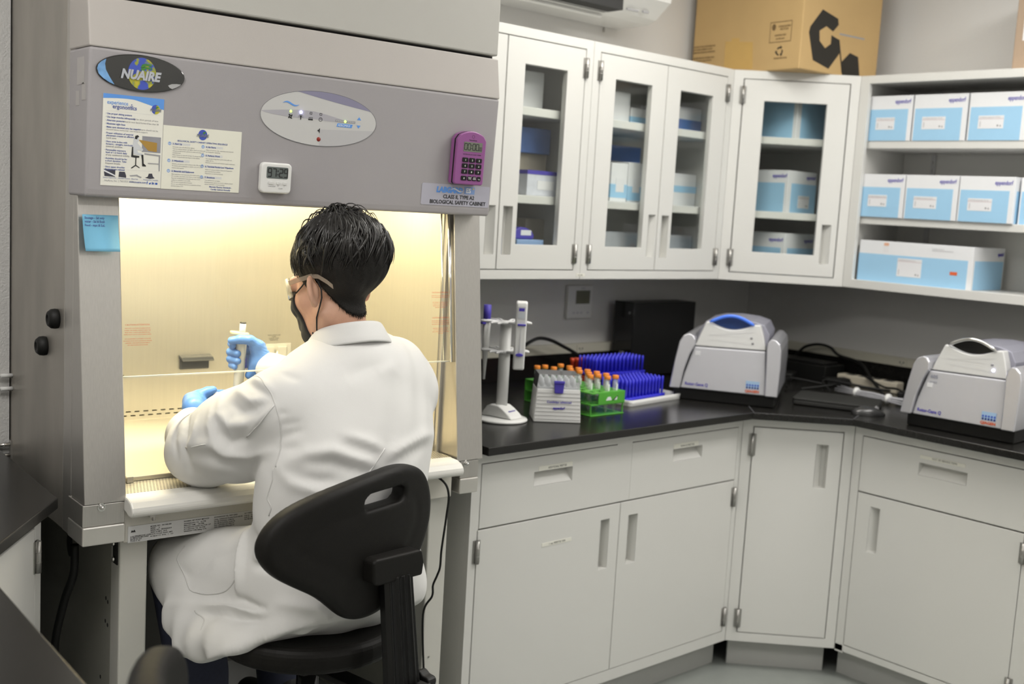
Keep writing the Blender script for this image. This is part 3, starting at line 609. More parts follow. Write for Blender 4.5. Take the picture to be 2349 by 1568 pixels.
def cable(name, label, pts, r, m, n=40, cat='cable', group=None):
    P = [Vector(p) for p in pts]; o = []
    for i in range(len(P)-1):
        p0, p1, p2, p3 = P[max(i-1, 0)], P[i], P[i+1], P[min(i+2, len(P)-1)]
        k = max(4, n//(len(P)-1))
        for j in range(k):
            t = j/k; o.append(.5*((2*p1)+(-p0+p2)*t+(2*p0-5*p1+4*p2-p3)*t*t+(-p0+3*p1-3*p2+p3)*t**3))
    o.append(P[-1]); return tag(G().tube(o, r, 8).build(name, m), label, cat, group)
cable('electrical_cable', 'thick black power cord hanging down the left side of the stand', [l2w(.03, .16, .772), l2w(.03, .165, .70), l2w(.015, .19, .62), l2w(.00, .205, .50), l2w(.03, .21, .40), l2w(.05, .22, .2), l2w(.05, .25, -.07)], .0095, RUBBER)
cable('thin_cable', 'thin black cable draped over the right end of the armrest', [l2w(.90, .11, .893), l2w(.925, .03, .888), l2w(.950, -.035, .876), l2w(.960, -.060, .842), l2w(.962, -.052, .77), l2w(.957, -.045, .68), l2w(.955, -.045, .63), l2w(.957, -.03, .60), l2w(.952, -.02, .57), l2w(.965, .0, .53), l2w(.955, .025, .47), l2w(.97, .03, .3)], .003, RUBBER, 90)
# ---------------------------------------------------------------- things fixed to the hood
def on_hood(name, label, cat, x, z, off=.0005):
    o = thing(name, label, cat, l2w(*hoodloc(x, z, off))); o.rotation_euler = (TX, 0, BY); return o
def lines(par, x, z0, dz, rows, size, m, wid=None):
    for k, t_ in enumerate(rows): text(t_, size, (x, -.0008, z0-k*dz), m, par, depth=.00005)
NAVY = mat('navy_ink', (.10, .14, .38), .6, noise=.05)
po = on_hood('poster', 'portrait ergonomics poster with seated worker picture on the hood', 'poster', .0265, 1.5395)
PW, PH = .1275, .187
sh_ = G().box((0, -.0005, 0), (PW, 0, PH)).build('sheet', PAPER, po)
xs = np.linspace(0, PW, 24); lo = [PH-.010+.003*math.sin(x/PW*PI*1.3)-(.010*max(0, (x/PW-.5)*2)) for x in xs]
g = G(); g.add([(x, -.0007, PH) for x in xs]+[(x, -.0007, z) for x, z in zip(xs, lo)], [(k, 24+k, 25+k, k+1) for k in range(23)]); g.build('blue_header', SKYBLUE, sh_)
text('experience', .0118, (.008, -.0008, .1665), SKYBLUE, sh_, wid=.043); text('ergonomics', .0118, (.0195, -.0008, .1585), NAVY, sh_, wid=.050, bold=.0002)
glyph(ell(.059, .1685, .0013, .0013, 8), -.0009, -.0006, 'figure_head', NAVY, sh_); glyph([(.0545, .1665), (.059, .165), (.0635, .1665), (.0595, .1635), (.0585, .1635)], -.0009, -.0006, 'figure_arms', NAVY, sh_)
mini_logo(sh_, .110, .164, .29)
G().box((.007, -.0007, .1525), (.12, -.0005, .1528)).build('rule', LGREY, sh_)
bl = ['Use proper sitting posture', 'Use large muscles infrequently', 'Alternate postures', 'Maximize sight lines', 'Make sure elevated arm has support']
tl = ['', 'and for short periods of time.', '- Head & neck bend forward less than 30', '', '- Forearm should not be']
for k in range(5):
    t_ = text('\u00b7 '+bl[k], .0048, (.006, -.0008, .1455-k*.0068), NAVY, sh_, bold=.00012, depth=.00005)
    if tl[k]: text(tl[k], .0046, ((.006, .062, .041, 0, .071)[k], -.0008, .1455-k*.0068), GREY, sh_, depth=.00005)
lines(sh_, .008, .1135, .005, ['elevated above horizontal - use forearm support.'], .0044, GREY)
zz_ = .106
for blk in (['Proper utilization of material', 'placement creates an efficient', 'work zone'], ['Have wrist in-line with', 'forearm - straight, non-locking', '(neutral) position.'], ['Permissible exposure', 'level of 1-2 hours daily', 'of any continuous activity'], ['Activities should be for', 'a short duration. Take', 'frequent breaks.'], ['Have upper shoulder', '& upper arm relaxed.']):
    for k, t_ in enumerate(blk): text(('\u00b7 ' if k == 0 else '  ')+t_, .0048, (.006, -.0008, zz_), NAVY if k < 2 else GREY, sh_, bold=.0001, depth=.00005); zz_ -= .0050
    zz_ -= .0022
# seated worker picture
pic = G().panel(.084, .124, .074, .107, -.0007, -.0005, []).build('picture', mat('picture_grey', (.30, .30, .33), .6, noise=.2, nscale=40), sh_)
glyph([(.076, .099), (.116, .095), (.116, .076), (.098, .077)], -.0009, -.0007, 'cone', mat('picture_ochre', (.42, .25, .05), .6, noise=.1), pic)
glyph([(.066, .100), (.071, .1055), (.077, .103), (.077, .097), (.074, .092), (.080, .086), (.087, .079), (.085, .076), (.074, .078), (.076, .072), (.086, .070), (.086, .066), (.067, .068), (.064, .084)], -.0009, -.0006, 'worker_figure', mat('picture_coat', (.62, .64, .66), .6, noise=.1), sh_)
glyph([(.068, .100), (.069, .106), (.074, .108), (.0775, .105), (.074, .103), (.073, .099)], -.0010, -.0007, 'figure_head', INK, sh_)
glyph([(.083, .068), (.0875, .068), (.089, .050), (.094, .046), (.094, .044), (.086, .044), (.085, .056)], -.0010, -.0007, 'figure_leg', INK, sh_)
glyph([(.062, .064), (.063, .083), (.0655, .083), (.066, .066), (.079, .065), (.079, .062), (.073, .061), (.073, .046), (.081, .041), (.080, .040), (.072, .044), (.064, .038), (.062, .039), (.071, .046), (.071, .061), (.062, .062)], -.0010, -.0007, 'stool_figure', INK, sh_)
glyph([(.090, .072), (.124, .070), (.124, .036), (.122, .036), (.121, .050), (.098, .050), (.098, .052), (.121, .052), (.121, .067), (.090, .069)], -.0010, -.0007, 'bench_figure', GREY, sh_)
G().box((.005, -.0007, .0345), (.122, -.0005, .0347)).build('rule', LGREY, sh_); G().box((.005, -.0007, .0145), (.122, -.0005, .0147)).build('rule', LGREY, sh_)
glyph([(.006, .0335), (.030, .0335), (.030, .0185), (.008, .0190)], -.0008, -.0005, 'small_picture', mat('picture_dark', (.05, .05, .07), .6, noise=.2), sh_)
glyph([(.006, .0325), (.030, .022), (.030, .0195), (.006, .029)], -.0010, -.0008, 'small_picture_bar', CWHITE, sh_)
glyph([(.037, .019), (.053, .018), (.053, .022), (.050, .030), (.038, .030)], -.0008, -.0005, 'small_picture', MATS['picture_dark'], sh_)
glyph([(.060, .0235), (.076, .026), (.080, .0235), (.086, .0215), (.084, .019), (.074, .0225), (.062, .021)], -.0008, -.0005, 'small_picture', GREY, sh_)
glyph([(.093, .0205), (.104, .0185), (.114, .0205), (.110, .024), (.108, .030), (.101, .0295), (.099, .023)], -.0008, -.0005, 'small_picture', MATS['picture_dark'], sh_)
for x, t_ in ((.005, 'Forearm Support Pad'), (.036, 'Adjustable Footrest'), (.064, 'Elbow Rest'), (.090, 'Rotating Stool Turntable')): text(t_, .0031, (x, -.0008, .0155), NAVY, sh_, depth=.00005)
text('NuAire, Inc. | 763.553.1270 |', .0055, (.008, -.0008, .0085), GREY, sh_, depth=.00005); text('www.nuaire.com', .0052, (.060, -.0008, .0085), NAVY, sh_, bold=.0001, depth=.00005)
for x, t_ in ((.097, 'f'), (.108, 'in')): text(t_, .0075, (x, -.0008, .0075), BLUEINK, sh_, bold=.0003, depth=.00005)
glyph([(.1015, .0085), (.104, .0105), (.106, .011), (.106, .008), (.103, .0068)], -.0008, -.0005, 'bird_icon', BLUEINK, sh_); glyph(rrect(.1155, .1205, .0072, .0112, .001, 2), -.0008, -.0005, 'play_icon', BLUEINK, sh_)
p2 = on_hood('notice_sheet', 'landscape operating sequence sheet taped right of the tall poster', 'notice', .1548, 1.539)
s2 = G().box((0, -.0005, 0), (.1785, 0, .1345)).build('sheet', mat('cream_paper', (.84, .83, .72), .7, noise=.02), p2)
mini_logo(s2, .088, .1205, .33)
text('BIOLOGICAL SAFETY CABINET OPERATING SEQUENCE', .0046, (.089, -.0008, .1025), NAVY, s2, align='CENTER', bold=.0001, depth=.00005)
def block(x, z, head, rows):
    c1, c2 = ell(x, z, .0035, .0035, 16), ell(x, z, .0024, .0024, 16)
    g = G(); g.add([(a, -.0007, b) for a, b in c1]+[(a, -.0007, b) for a, b in c2], [(k, (k+1) % 16, 16+(k+1) % 16, 16+k) for k in range(16)]); g.box((x-.0007, -.0007, z-.001), (x+.0007, -.0005, z+.002)); g.build('step_icon', SKYBLUE, s2)
    G().box((x+.005, -.00055, z-.0025), (x+.046, -.0005, z+.0025)).build('step_band', mat('band_grey', (.70, .71, .70), .7, noise=.02), s2)
    text(head, .0046, (x+.007, -.0008, z-.0015), NAVY, s2, bold=.00015, depth=.00005)
    for k, r_ in enumerate(rows): text(r_, .0033, (x+.007, -.0008, z-.0075-k*.0042), GREY, s2, depth=.00005)
block(.015, .097, '1. Start Up', ['If present, turn off ultraviolet light(s).', 'Turn on cabinet blower and lights, check air intake and', 'exhaust portals of the cabinet to make sure they are', 'unobstructed.', 'Allow blower to operate at least 15 minutes before', 'aseptic manipulations are begun in the cabinet.'])
block(.015, .061, '2. Wipedown', ['Disinfect all interior work surfaces with 70% alcohol,', '2% alkaline glutaraldehyde or similar non-corrosive', 'antimicrobial agents.'])
block(.015, .039, '3. Materials and Equipment', ['Place apparatus and materials onto work surface.', 'Do not place any items over front or rear intake grills.', 'Separate contaminated materials and clean work', 'surface to minimize cross-traffic.', 'Do not use constant flame burners.', 'Do not use until any hazardous suspension of test', 'particles below 70 F.'])
block(.090, .0955, '4. Air Purge', ['Allow 2-3 minutes after apparatus and materials', 'are loaded for stabilizing.'])
block(.090, .077, '5. Perform Work', ['Use standard long-sleeve gown, knit cuffs and', 'rubber gloves.', 'Minimize movement and maintain aseptic technique.'])
block(.090, .0535, '6. Terminal Purging and Wipedown', ['Allow 2-3 minutes before removal of apparatus', 'and materials from cabinet.', 'Wipedown as stated previously.'])
block(.090, .030, '7. Shutdown', ['Turn off blowers and lights.', 'If biohazardous agents are used in cabinet, proper', 'cabinet operation is recommended.'])
for k, t_ in enumerate(('Maintain Factory Standards -', 'Certify Cabinet Annually')): text(t_, .0046, (.135, -.0008, .0085-k*.0055), NAVY, s2, align='CENTER', depth=.00005, bold=.0001)
# sticky note on pillar
sn = thing('sticky_note', 'blue sticky note with handwriting stuck on the left steel pillar', 'sticky note', l2w(.0045, .0428, 1.3995)); sn.rotation_euler = (-.1108, 0, BY)
g = G(); n = 10
vs = []; fs = []
for i in range(n+1):
    for j in range(2):
        z = .0775*i/n; vs.append((.075*j+.002*(1-i/n)*(1 if j == 0 else -.2), -.0105*(1-i/n)**2-.0005, z))
for i in range(n): fs.append((2*i, 2*i+1, 2*i+3, 2*i+2))
g.add(vs, fs, smooth=True); o = g.build('note_sheet', mat('note_blue', (.20, .52, .74), .7, noise=.03), sn); md = o.modifiers.new('solid', 'SOLIDIFY'); md.thickness = .0003; md.offset = 1
for k, t_ in enumerate(('Sausage - Sal only', 'water - Sal & Ecoli', 'Food - mpx & S.aL')): text(t_, .0068, (.004, -.0014-.0105*(1-(.0685-k*.0078)/.0775)**2, .0685-k*.0078), NAVY, o, shear=.05, wid=.042, depth=.00005, bold=.0001)
# white timer
LCD = mat('lcd_grey', (.13, .15, .145), .25, noise=.03); LCDG = mat('lcd_green', (.20, .22, .17), .25, noise=.03)
tw = on_hood('kitchen_timer', 'small white square digital timer on the hood above the sash', 'timer', .3785, 1.5435)
bd_ = G().prism(rrect(0, .0755, 0, .0685, .010), 'y', -.016, 0).build('body', WHITEP, tw, bevel=.004, seg=3)
sc_ = G().prism(rrect(.0125, .0655, .0335, .0595, .003), 'y', -.0166, -.016).build('screen', LCD, tw)
SEG = {'0': 'abcdef', '1': 'bc', '2': 'abged', '3': 'abgcd', '4': 'fgbc', '5': 'afgcd', '6': 'afgedc', '7': 'abc', '8': 'abcdefg', '9': 'abcfgd'}
def seg7(par, s, x, z, wd, ht, th, y, gap, m):
    for ch in s:
        if ch == ':':
            for zz in (.3, .7): G().box((x+.0002, y, z+ht*zz-th*.6), (x+th*1.2, y+.0003, z+ht*zz+th*.6)).build('digit_colon', m, par)
            x += th*1.2+gap; continue
        g = G(); q_ = SEG[ch]; h2 = ht/2
        def hb(zc): g.prism([(x+th*.2, zc), (x+th*.7, zc+th/2), (x+wd-th*.7, zc+th/2), (x+wd-th*.2, zc), (x+wd-th*.7, zc-th/2), (x+th*.7, zc-th/2)], 'y', y, y+.0003)
        def vb_(xc, za, zb): g.prism([(xc, za), (xc+th/2, za+th*.5), (xc+th/2, zb-th*.5), (xc, zb), (xc-th/2, zb-th*.5), (xc-th/2, za+th*.5)], 'y', y, y+.0003)
        if 'a' in q_: hb(z+ht-th/2)
        if 'g' in q_: hb(z+h2)
        if 'd' in q_: hb(z+th/2)
        if 'f' in q_: vb_(x+th/2, z+h2, z+ht-th*.5)
        if 'b' in q_: vb_(x+wd-th/2, z+h2, z+ht-th*.5)
        if 'e' in q_: vb_(x+th/2, z+th*.5, z+h2)
        if 'c' in q_: vb_(x+wd-th/2, z+th*.5, z+h2)
        g.build('digit', m, par); x += wd+gap
seg7(sc_, '97:29', .0150, .0365, .0100, .020, .0022, -.0171, .0018, INK)
for x0, x1 in ((.0175, .0305), (.0375, .0465), (.053, .0625)): G().prism(rrect(x0, x1, .020, .0268, .0022, 3), 'y', -.018, -.016).build('button', mat('button_white', (.72, .72, .70), .4, noise=.02), tw, bevel=.0008)
text('START/STOP', .0032, (.018, -.0164, .0145), GREY, bd_, depth=.00005); text('M', .0035, (.041, -.0164, .0155), GREY, bd_, depth=.00005); text('S', .0035, (.0565, -.0164, .0155), GREY, bd_, depth=.00005); text('CLEAR', .0035, (.0435, -.0164, .0105), GREY, bd_, depth=.00005)
# purple timer
PURP = mat('purple_plastic', (.30, .095, .29), .35, noise=.02)
tp_ = on_hood('digital_timer', 'purple keypad timer with black keys at the hood right end', 'timer', .899, 1.594)
prf = [(0, .004), (.004, 0), (.0865, 0), (.0905, .004), (.0905, .112)]+[(.0905-.0905*k/10, .118+.016*math.sin(PI*k/10)**.8) for k in range(1, 10)]+[(0, .112)]
bd_ = G().prism(prf, 'y', -.016, -.001).build('back_shell', PURP, tp_, bevel=.004, seg=3)
G().prism([(x*1.006-.0003, z*1.004-.0003) for x, z in prf], 'y', -.0195, -.0155).build('rubber_band', RUBBER, tp_, bevel=.001)
fr_ = G().prism(prf, 'y', -.030, -.0195).build('front_shell', PURP, tp_, bevel=.004, seg=3)
sc_ = G().box((.020, -.0306, .083), (.078, -.0298, .107)).build('screen', LCDG, tp_)
seg7(sc_, '00:00', .0215, .0865, .0095, .0175, .0019, -.031, .0014, INK); seg7(sc_, '00', .0655, .0865, .0052, .010, .0011, -.031, .0009, INK)
c1, c2 = ell(.0475, .121, .0042, .0042, 16), ell(.0475, .121, .0035, .0035, 16)
g = G(); g.add([(a, -.0303, b) for a, b in c1]+[(a, -.0303, b) for a, b in c2], [(k, (k+1) % 16, 16+(k+1) % 16, 16+k) for k in range(16)]); g.build('emblem', INK, fr_)
text('ThermoWorks', .0040, (.0475, -.0303, .1105), INK, fr_, align='CENTER', bold=.0001, depth=.00005); text('EXTRA BIG & LOUD TIMER', .0046, (.0485, -.0303, .0745), INK, fr_, align='CENTER', wid=.056, depth=.00005)
ks = [('1', 0, 0), ('2', 1, 0), ('3', 2, 0), ('4', 0, 1), ('5', 1, 1), ('6', 2, 1), ('7', 0, 2), ('8', 1, 2), ('9', 2, 2)]
for t_, i, j in ks:
    x, z = .019+i*.0215, .0565-j*.0147
    k_ = G().prism(rrect(x, x+.018, z, z+.0115, .0025, 3), 'y', -.032, -.0298).build('key', BLACKP, tp_, bevel=.0008); text(t_, .0062, (x+.009, -.0322, z+.0033), WHITEP, k_, align='CENTER', bold=.0002, depth=.00005)
for t_, x, w__ in (('0', .019, .0175), ('START\nSTOP', .0395, .0125), ('STOP\nCLEAR', .0545, .0125), ('VOL', .0695, .0115)):
    z = .0105; k_ = G().prism(rrect(x, x+w__, z, z+.0115, .0025, 3), 'y', -.032, -.0298).build('key', BLACKP, tp_, bevel=.0008)
    text(t_, .0062 if t_ == '0' else .0034, (x+w__/2, -.0322, z+(.0033 if '\n' not in t_ else .0065)), WHITEP, k_, align='CENTER', bold=.0002 if t_ == '0' else .0001, depth=.00005)
KS = 1.0
# ---------------------------------------------------------------- cartons and stock in the wall cabinets
LABELW = mat('label_white', (.80, .80, .82), .6, noise=.02); VIOLET = mat('violet_ink', (.07, .05, .42), .5, noise=.05)
def carton(label, loc, rz, w_, d_, h_, group=None, margin=(.03, .09), top=.30, label_box=(.18, .62, .25, .52), side='r', wordmark='r', name='carton'):
    t = thing(name, label, 'box', loc, rz, group)
    b = G().box((0, 0, 0), (w_, d_, h_)).build('body', CWHITE, t, bevel=.0015)
    zt = h_*(1-top)
    G().box((w_*margin[0], -.0004, .001), (w_*(1-margin[1]), .0005, zt)).build('blue_panel', LBLUE, b)
    if wordmark == 'r': text('eppendorf', h_*.135, (w_*.96-.001, -.0008, h_*(1-top*.58)), VIOLET, b, align='RIGHT', bold=.0002, wid=min(.062, w_*.36))
    if wordmark == 'm': text('eppendorf', h_*.135, (w_*.80, -.0008, h_*(1-top*.58)), VIOLET, b, align='RIGHT', bold=.0004, wid=min(.062, w_*.45))
    if label_box:
        a, c, e, f = label_box
        l = G().box((w_*a, -.0010, h_*e), (w_*c, -.0004, h_*f)).build('label', LABELW, b)
        text('Combitips advanced  50 mL', h_*.040, (w_*a+.003, -.0013, h_*f-.008), GREY, l, depth=.00005); G().box((w_*a, -.0013, h_*f-.0115), (w_*c, -.001, h_*f-.0107)).build('rule', mat('label_rule', (.45, .2, .2), .6, noise=.05), l)
        glyph([(w_*a+.006, h_*e+.006), (w_*a+.010, h_*e+.006), (w_*a+.0105, h_*e+.022), (w_*a+.008, h_*e+.028), (w_*a+.0055, h_*e+.022)], -.0013, -.001, 'tip_icon', LGREY, l)
        glyph(ell(w_*c-.020, h_*e+.010, .0035, .0035, 10), -.0013, -.001, 'mark_icon', GREY, l); glyph([(w_*c-.014, h_*e+.0065), (w_*c-.007, h_*e+.0065), (w_*c-.0105, h_*e+.0135)], -.0013, -.001, 'mark_icon', GREY, l)
    if side == 'r':
        G().box((w_-.0005, d_*.06, .001), (w_+.0004, d_*.97, zt)).build('blue_panel', LBLUE, b)
        text('eppendorf', h_*.12, (w_+.0008, d_*.95, h_*(1-top*.58)), VIOLET, b, rot=(PI/2, 0, PI/2), align='RIGHT', bold=.0004, wid=.045)
    if side == 'l':
        G().box((-.0004, d_*.08, .001), (.0005, d_*.97, zt)).build('blue_panel', LBLUE, b)
        text('eppendorf', h_*.135, (-.0008, d_*.04, h_*(1-top*.58)), VIOLET, b, rot=(PI/2, 0, -PI/2), align='RIGHT', bold=.0004, wid=.066)
    return t
XC = 2.888
pos = ('leftmost', 'middle', 'third from left')
for i, (a, b) in enumerate(((.027, .199), (.205, .406), (.413, .617))):
    carton('light blue and white carton, %s on the open top shelf' % pos[i], (XC+.032, .019-a, 1.8612), -PI/2, b-a, .26, .164, 'cartons on the open top shelf')
for i, (a, b) in enumerate(((.028, .203), (.207, .407), (.411, .607), (.615, .80))):
    carton('light blue and white carton, %s on the open middle shelf' % (pos+('rightmost, only its edge showing',))[i], (XC+(.025 if i < 3 else .05), .019-a, 1.5812), -PI/2, b-a, .26, .158, 'cartons on the open middle shelf')
bigc = carton('long light blue carton with red mark on the open bottom shelf', (XC+.032, .019-.040, 1.3432), -PI/2, .445, .24, .151, None, (.0, .04), .32, (.36, .575, .18, .62), 'r', None)
b_ = bigc.children[0]
G().box((.365, -.0012, .048), (.392, -.0005, .060)).build('red_mark', REDINK, b_)
st_ = glyph(rrect(.098, .122, .112, .148, .006, 3), -.0008, -.0003, 'seal_sticker', LABELW, b_); glyph(rrect(.100, .120, .135, .146, .003, 2), -.0011, -.0008, 'seal_print', mat('faded_orange', (.80, .45, .30), .6, noise=.1), st_)
G().box((.29, -.0008, .128), (.37, -.0003, .131)).build('print_line', LGREY, b_); text('Combitips advanced', .0055, (.29, -.0008, .1335), GREY, b_, depth=.00005)
carton('corner-on blue carton on the corner cabinet top shelf', (2.785, .215, 1.8612), 0, .20, .20, .20, None, (.14, .0), .12, None, 'l', None)
carton('blue and white carton on the corner cabinet middle shelf', (2.775, .222, 1.5802), 0, .19, .19, .160, None, (.12, .0), .30, (.38, .78, .12, .42), 'l', 'r')
carton('blue and white carton on the corner cabinet bottom shelf', (2.785, .222, 1.3432), 0, .20, .20, .157, None, (.10, .0), .36, None, 'l', 'r')
def plain(name, label, cat, a, b, m, group=None, bevel=.002):
    w_ = [b[i]-a[i] for i in range(3)]
    return thing(name, label, cat, a, 0, group), G().box((0, 0, 0), w_)
def sbox(name, label, cat, a, b, m, lid=None, lab=None, group=None):
    t = thing(name, label, cat, a, 0, group); w_ = [b[i]-a[i] for i in range(3)]
    bo = G().box((0, 0, 0), w_).build('body', m, t, bevel=.002)
    if lid: G().box((-.001, -.001, w_[2]*lid[1]), (w_[0]+.001, w_[1]+.001, w_[2]*lid[2])).build('band', lid[0], bo)
    if lab: G().box((w_[0]*.3, -.0012, w_[2]*.25), (w_[0]*.8, 0, w_[2]*.6)).build('label', LABELW, bo)
    return t
DBLUE = mat('deep_blue_card', (.10, .20, .52), .5, noise=.04); BEIGE = mat('beige_card', (.55, .50, .40), .7, noise=.05)
TR = mat('frosted_plastic', (.55, .58, .62), .4, noise=.1)
sbox('storage_box', 'white box at left on the top shelf beside the safety cabinet', 'box', (1.60, .46, 1.8612), (1.69, .62, 1.985), CWHITE)
t = thing('notice_card', 'grey card with white note leaning on the top shelf', 'card', (1.70, .60, 1.8612)); o = G().box((0, 0, 0), (.080, .004, .13)).build('card', LGREY, t, rot=(-.15, 0, 0)); G().box((.02, -.0008, .06), (.068, 0, .115)).build('note', PAPER, o)
sbox('storage_box', 'grey box stacked below the blue box behind the glass', 'box', (1.60, .50, 1.5822), (1.76, .66, 1.722), BEIGE, lab=True)
sbox('storage_box', 'deep blue box lying on the grey box behind the glass', 'box', (1.60, .48, 1.7225), (1.755, .66, 1.806), DBLUE)
sbox('clear_bag', 'clear bag of white kit boxes on the middle shelf', 'bag', (1.585, .40, 1.5822), (1.735, .48, 1.664), mat('bag_white', (.66, .68, .75), .3, noise=.15, nscale=50), (VIOLET, .84, 1.0), True)
sbox('storage_box', 'pale blue flat box under the violet tape dispenser', 'box', (1.555, .40, 1.3432), (1.675, .50, 1.438), mat('pale_blue_card', (.30, .45, .72), .5, noise=.03))
td = thing('tape_dispenser', 'violet rounded tape dispenser with white label on pale blue box', 'tape dispenser', (1.560, .42, 1.4385))
o = G().prism([(0, 0), (.088, 0), (.092, .012), (.080, .028), (.055, .038), (.025, .040), (.006, .030), (-.002, .014)], 'y', 0, .035).build('body', VIOLET, td, bevel=.006, seg=3)
G().box((.028, -.0012, .013), (.074, -.0002, .030)).build('label', LABELW, o)
sbox('storage_box', 'tan box at the back of the bottom shelf near the tape', 'box', (1.70, .52, 1.3432), (1.80, .66, 1.505), BEIGE)
k = 0
for (x0, x1, y, z0, z1, m, ld, nm) in ((2.0, 2.094, .44, 1.8582, 1.962, CWHITE, None, 'white box at left on the top shelf of the two-door cabinet'), (2.10, 2.26, .44, 1.8582, 1.915, CWHITE, (LBLUE, .0, .45), 'low blue and white box beside the white box on the top shelf'),
    (2.06, 2.33, .585, 1.5812, 1.79, DBLUE, (CWHITE, .62, .72), 'dark blue box at the back of the middle shelf'), (2.00, 2.085, .42, 1.5812, 1.715, CWHITE, (LBLUE, .1, .45), 'left white and blue carton on the middle shelf of the two-door cabinet'), (2.089, 2.165, .42, 1.5812, 1.722, CWHITE, (LBLUE, .05, .40), 'second white and blue carton on the middle shelf of the two-door cabinet'), (2.17, 2.25, .42, 1.5812, 1.712, CWHITE, (LBLUE, .1, .5), 'third white and blue carton on the middle shelf of the two-door cabinet'),
    (2.00, 2.22, .45, 1.3432, 1.474, TR, None, 'frosted bin on the bottom shelf behind the left door'),
    (2.36, 2.53, .47, 1.8582, 1.950, CWHITE, (DBLUE, .1, .5), 'blue and white box on the top shelf behind the right door'), (2.36, 2.53, .47, 1.5812, 1.702, CWHITE, (LBLUE, .42, .62), 'blue-banded carton on the middle shelf behind the right door'), (2.36, 2.53, .47, 1.3432, 1.470, TR, (DBLUE, 0, .4), 'frosted bin with blue base behind the right door')):
    sbox('storage_box', nm, 'box', (x0, y, z0), (x1, min(.675, y+.16), z1), m, ld, k in (3, 4, 5), 'boxes behind the two-door glass')
    k += 1
# ---------------------------------------------------------------- on top of the wall cabinets, wall units
CARD = mat('corrugated_card', (.56, .38, .17), .75, noise=.06, nscale=9, bump=.1, bscale=120)
TAPE = mat('packing_tape', (.62, .40, .13), .25, noise=.05)
er = math.atan2(-.10, .995)
bx = thing('cardboard_box', 'large brown cardboard box with black hexagon print on the corner cabinet', 'box', (2.624, .116, 2.0972), er)
HB = .47
bo = G().box((0, 0, 0), (.452, .545, HB)).build('body', CARD, bx, bevel=.004)
INKB = mat('box_black_print', (.02, .017, .012), .6, noise=.1)
hexo = [(.105, .224), (.196, .203), (.202, .182), (.173, .154), (.133, .168), (.097, .147), (.102, .111), (.136, .089), (.167, .109), (.166, .140), (.211, .129), (.221, .081), (.165, .018), (.073, .039), (.039, .134), (.044, .155)]
glyph(hexo, -.0006, .001, 'hexagon_print', INKB, bo)
glyph([(.207, .13), (.214, .13), (.250, .012), (.243, .012)], -.0006, .001, 'hexagon_print', INKB, bo)
glyph([(.239, .054), (.282, .090), (.332, .081), (.352, .004), (.246, .004)], -.0006, .001, 'hexagon_print', INKB, bo)
G().box((.212, -.0006, .1475), (.36, .001, .1535)).build('print_line', GREY, bo)
def lf(pts, nm, m, x=-.0006): return G().prism([(y, z) for y, z in pts], 'x', x, .001).build(nm, m, bo)
BRN = mat('brown_print', (.16, .10, .04), .7, noise=.1)
fr = [(.047, .101), (.150, .101), (.150, .176), (.047, .176)]
g = G(); vs = [(-.0006, *p) for p in fr]+[(-.0006, .0495, .1035), (-.0006, .1475, .1035), (-.0006, .1475, .1735), (-.0006, .0495, .1735)]
g.add(vs, [(0, 1, 5, 4), (1, 2, 6, 5), (2, 3, 7, 6), (3, 0, 4, 7)]); g.build('stamp_border', BRN, bo)
def ltx(s_, size, y, z, al='CENTER'): return text(s_, size, (-.0008, y, z), BRN, bo, rot=(PI/2, 0, -PI/2), align=al, depth=.0001, bold=.0002)
ltx('CORRUGATED', .0085, .082, .155); ltx('RECYCLES', .0085, .082, .145); ltx('BURSTING TEST', .0075, .098, .124); ltx('LBS PER SQ IN', .0065, .098, .112)
G().prism(ell(.132, .157, .009, .012, 16), 'x', -.0006, .001).build('stamp_ring', BRN, bo); ltx('PLEASE RECYCLE', .008, .09, .041)
for k in range(3):
    a = PI/2+k*2*PI/3; c_, s_ = math.cos(a), math.sin(a)
    pts = [(.0975+c_*u-s_*v, .068+s_*u+c_*v) for u, v in ((.006, -.011), (.012, -.011), (.0165, -.003), (.0165, .004), (.0205, .004), (.0140, .0125), (.0075, .004), (.011, .004), (.011, -.001))]
    lf(pts, 'recycling_arrow', INKB)
lf([(.222, .012), (.370, .02), (.372, .125), (.231, .112)], 'tape_patch', TAPE, -.0004); lf([(.30, .118), (.34, .121), (.34, .135), (.30, .132)], 'tape_patch', TAPE, -.0004)
for k, t_ in enumerate(('THE USE OF THIS CONTAINER FOR', 'ANY OTHER SHIPMENT IS NOT', 'PERMITTED UNLESS ALL MARKINGS', '', 'ARE REMOVED OR COVERED AND', 'THE CONTENTS ARE KNOWN')):
    if t_: ltx(t_, .0075, .545-.002, .112-k*.011, 'LEFT')
b2 = thing('cardboard_box', 'brown cardboard box with white label at the far right above the open shelves', 'box', (2.95, -.512, 2.0972), -PI/2)
o = G().box((0, 0, 0), (.30, .24, .30)).build('body', mat('brown_card', (.42, .31, .22), .75, noise=.05, bump=.1), b2, bevel=.004); l = G().box((.028, -.0008, .10), (.14, .0002, .22)).build('label', LABELW, o)
for k in range(5): G().box((.033, -.0010, .112+k*.02), (.11, -.0006, .117+k*.02)).build('print_line', LGREY, l)
ac = thing('air_conditioner', 'white split air conditioner unit high on the back wall', 'air conditioner', (1.44, .694, 2.224))
prf = [(0, 0), (-.155, .006), (-.19, .02), (-.255, .075), (-.265, .11), (-.262, .27), (-.24, .29), (0, .29)]
o = G().prism(prf, 'x', 0, .835).build('housing', WHITEP, ac, bevel=.006, seg=3)
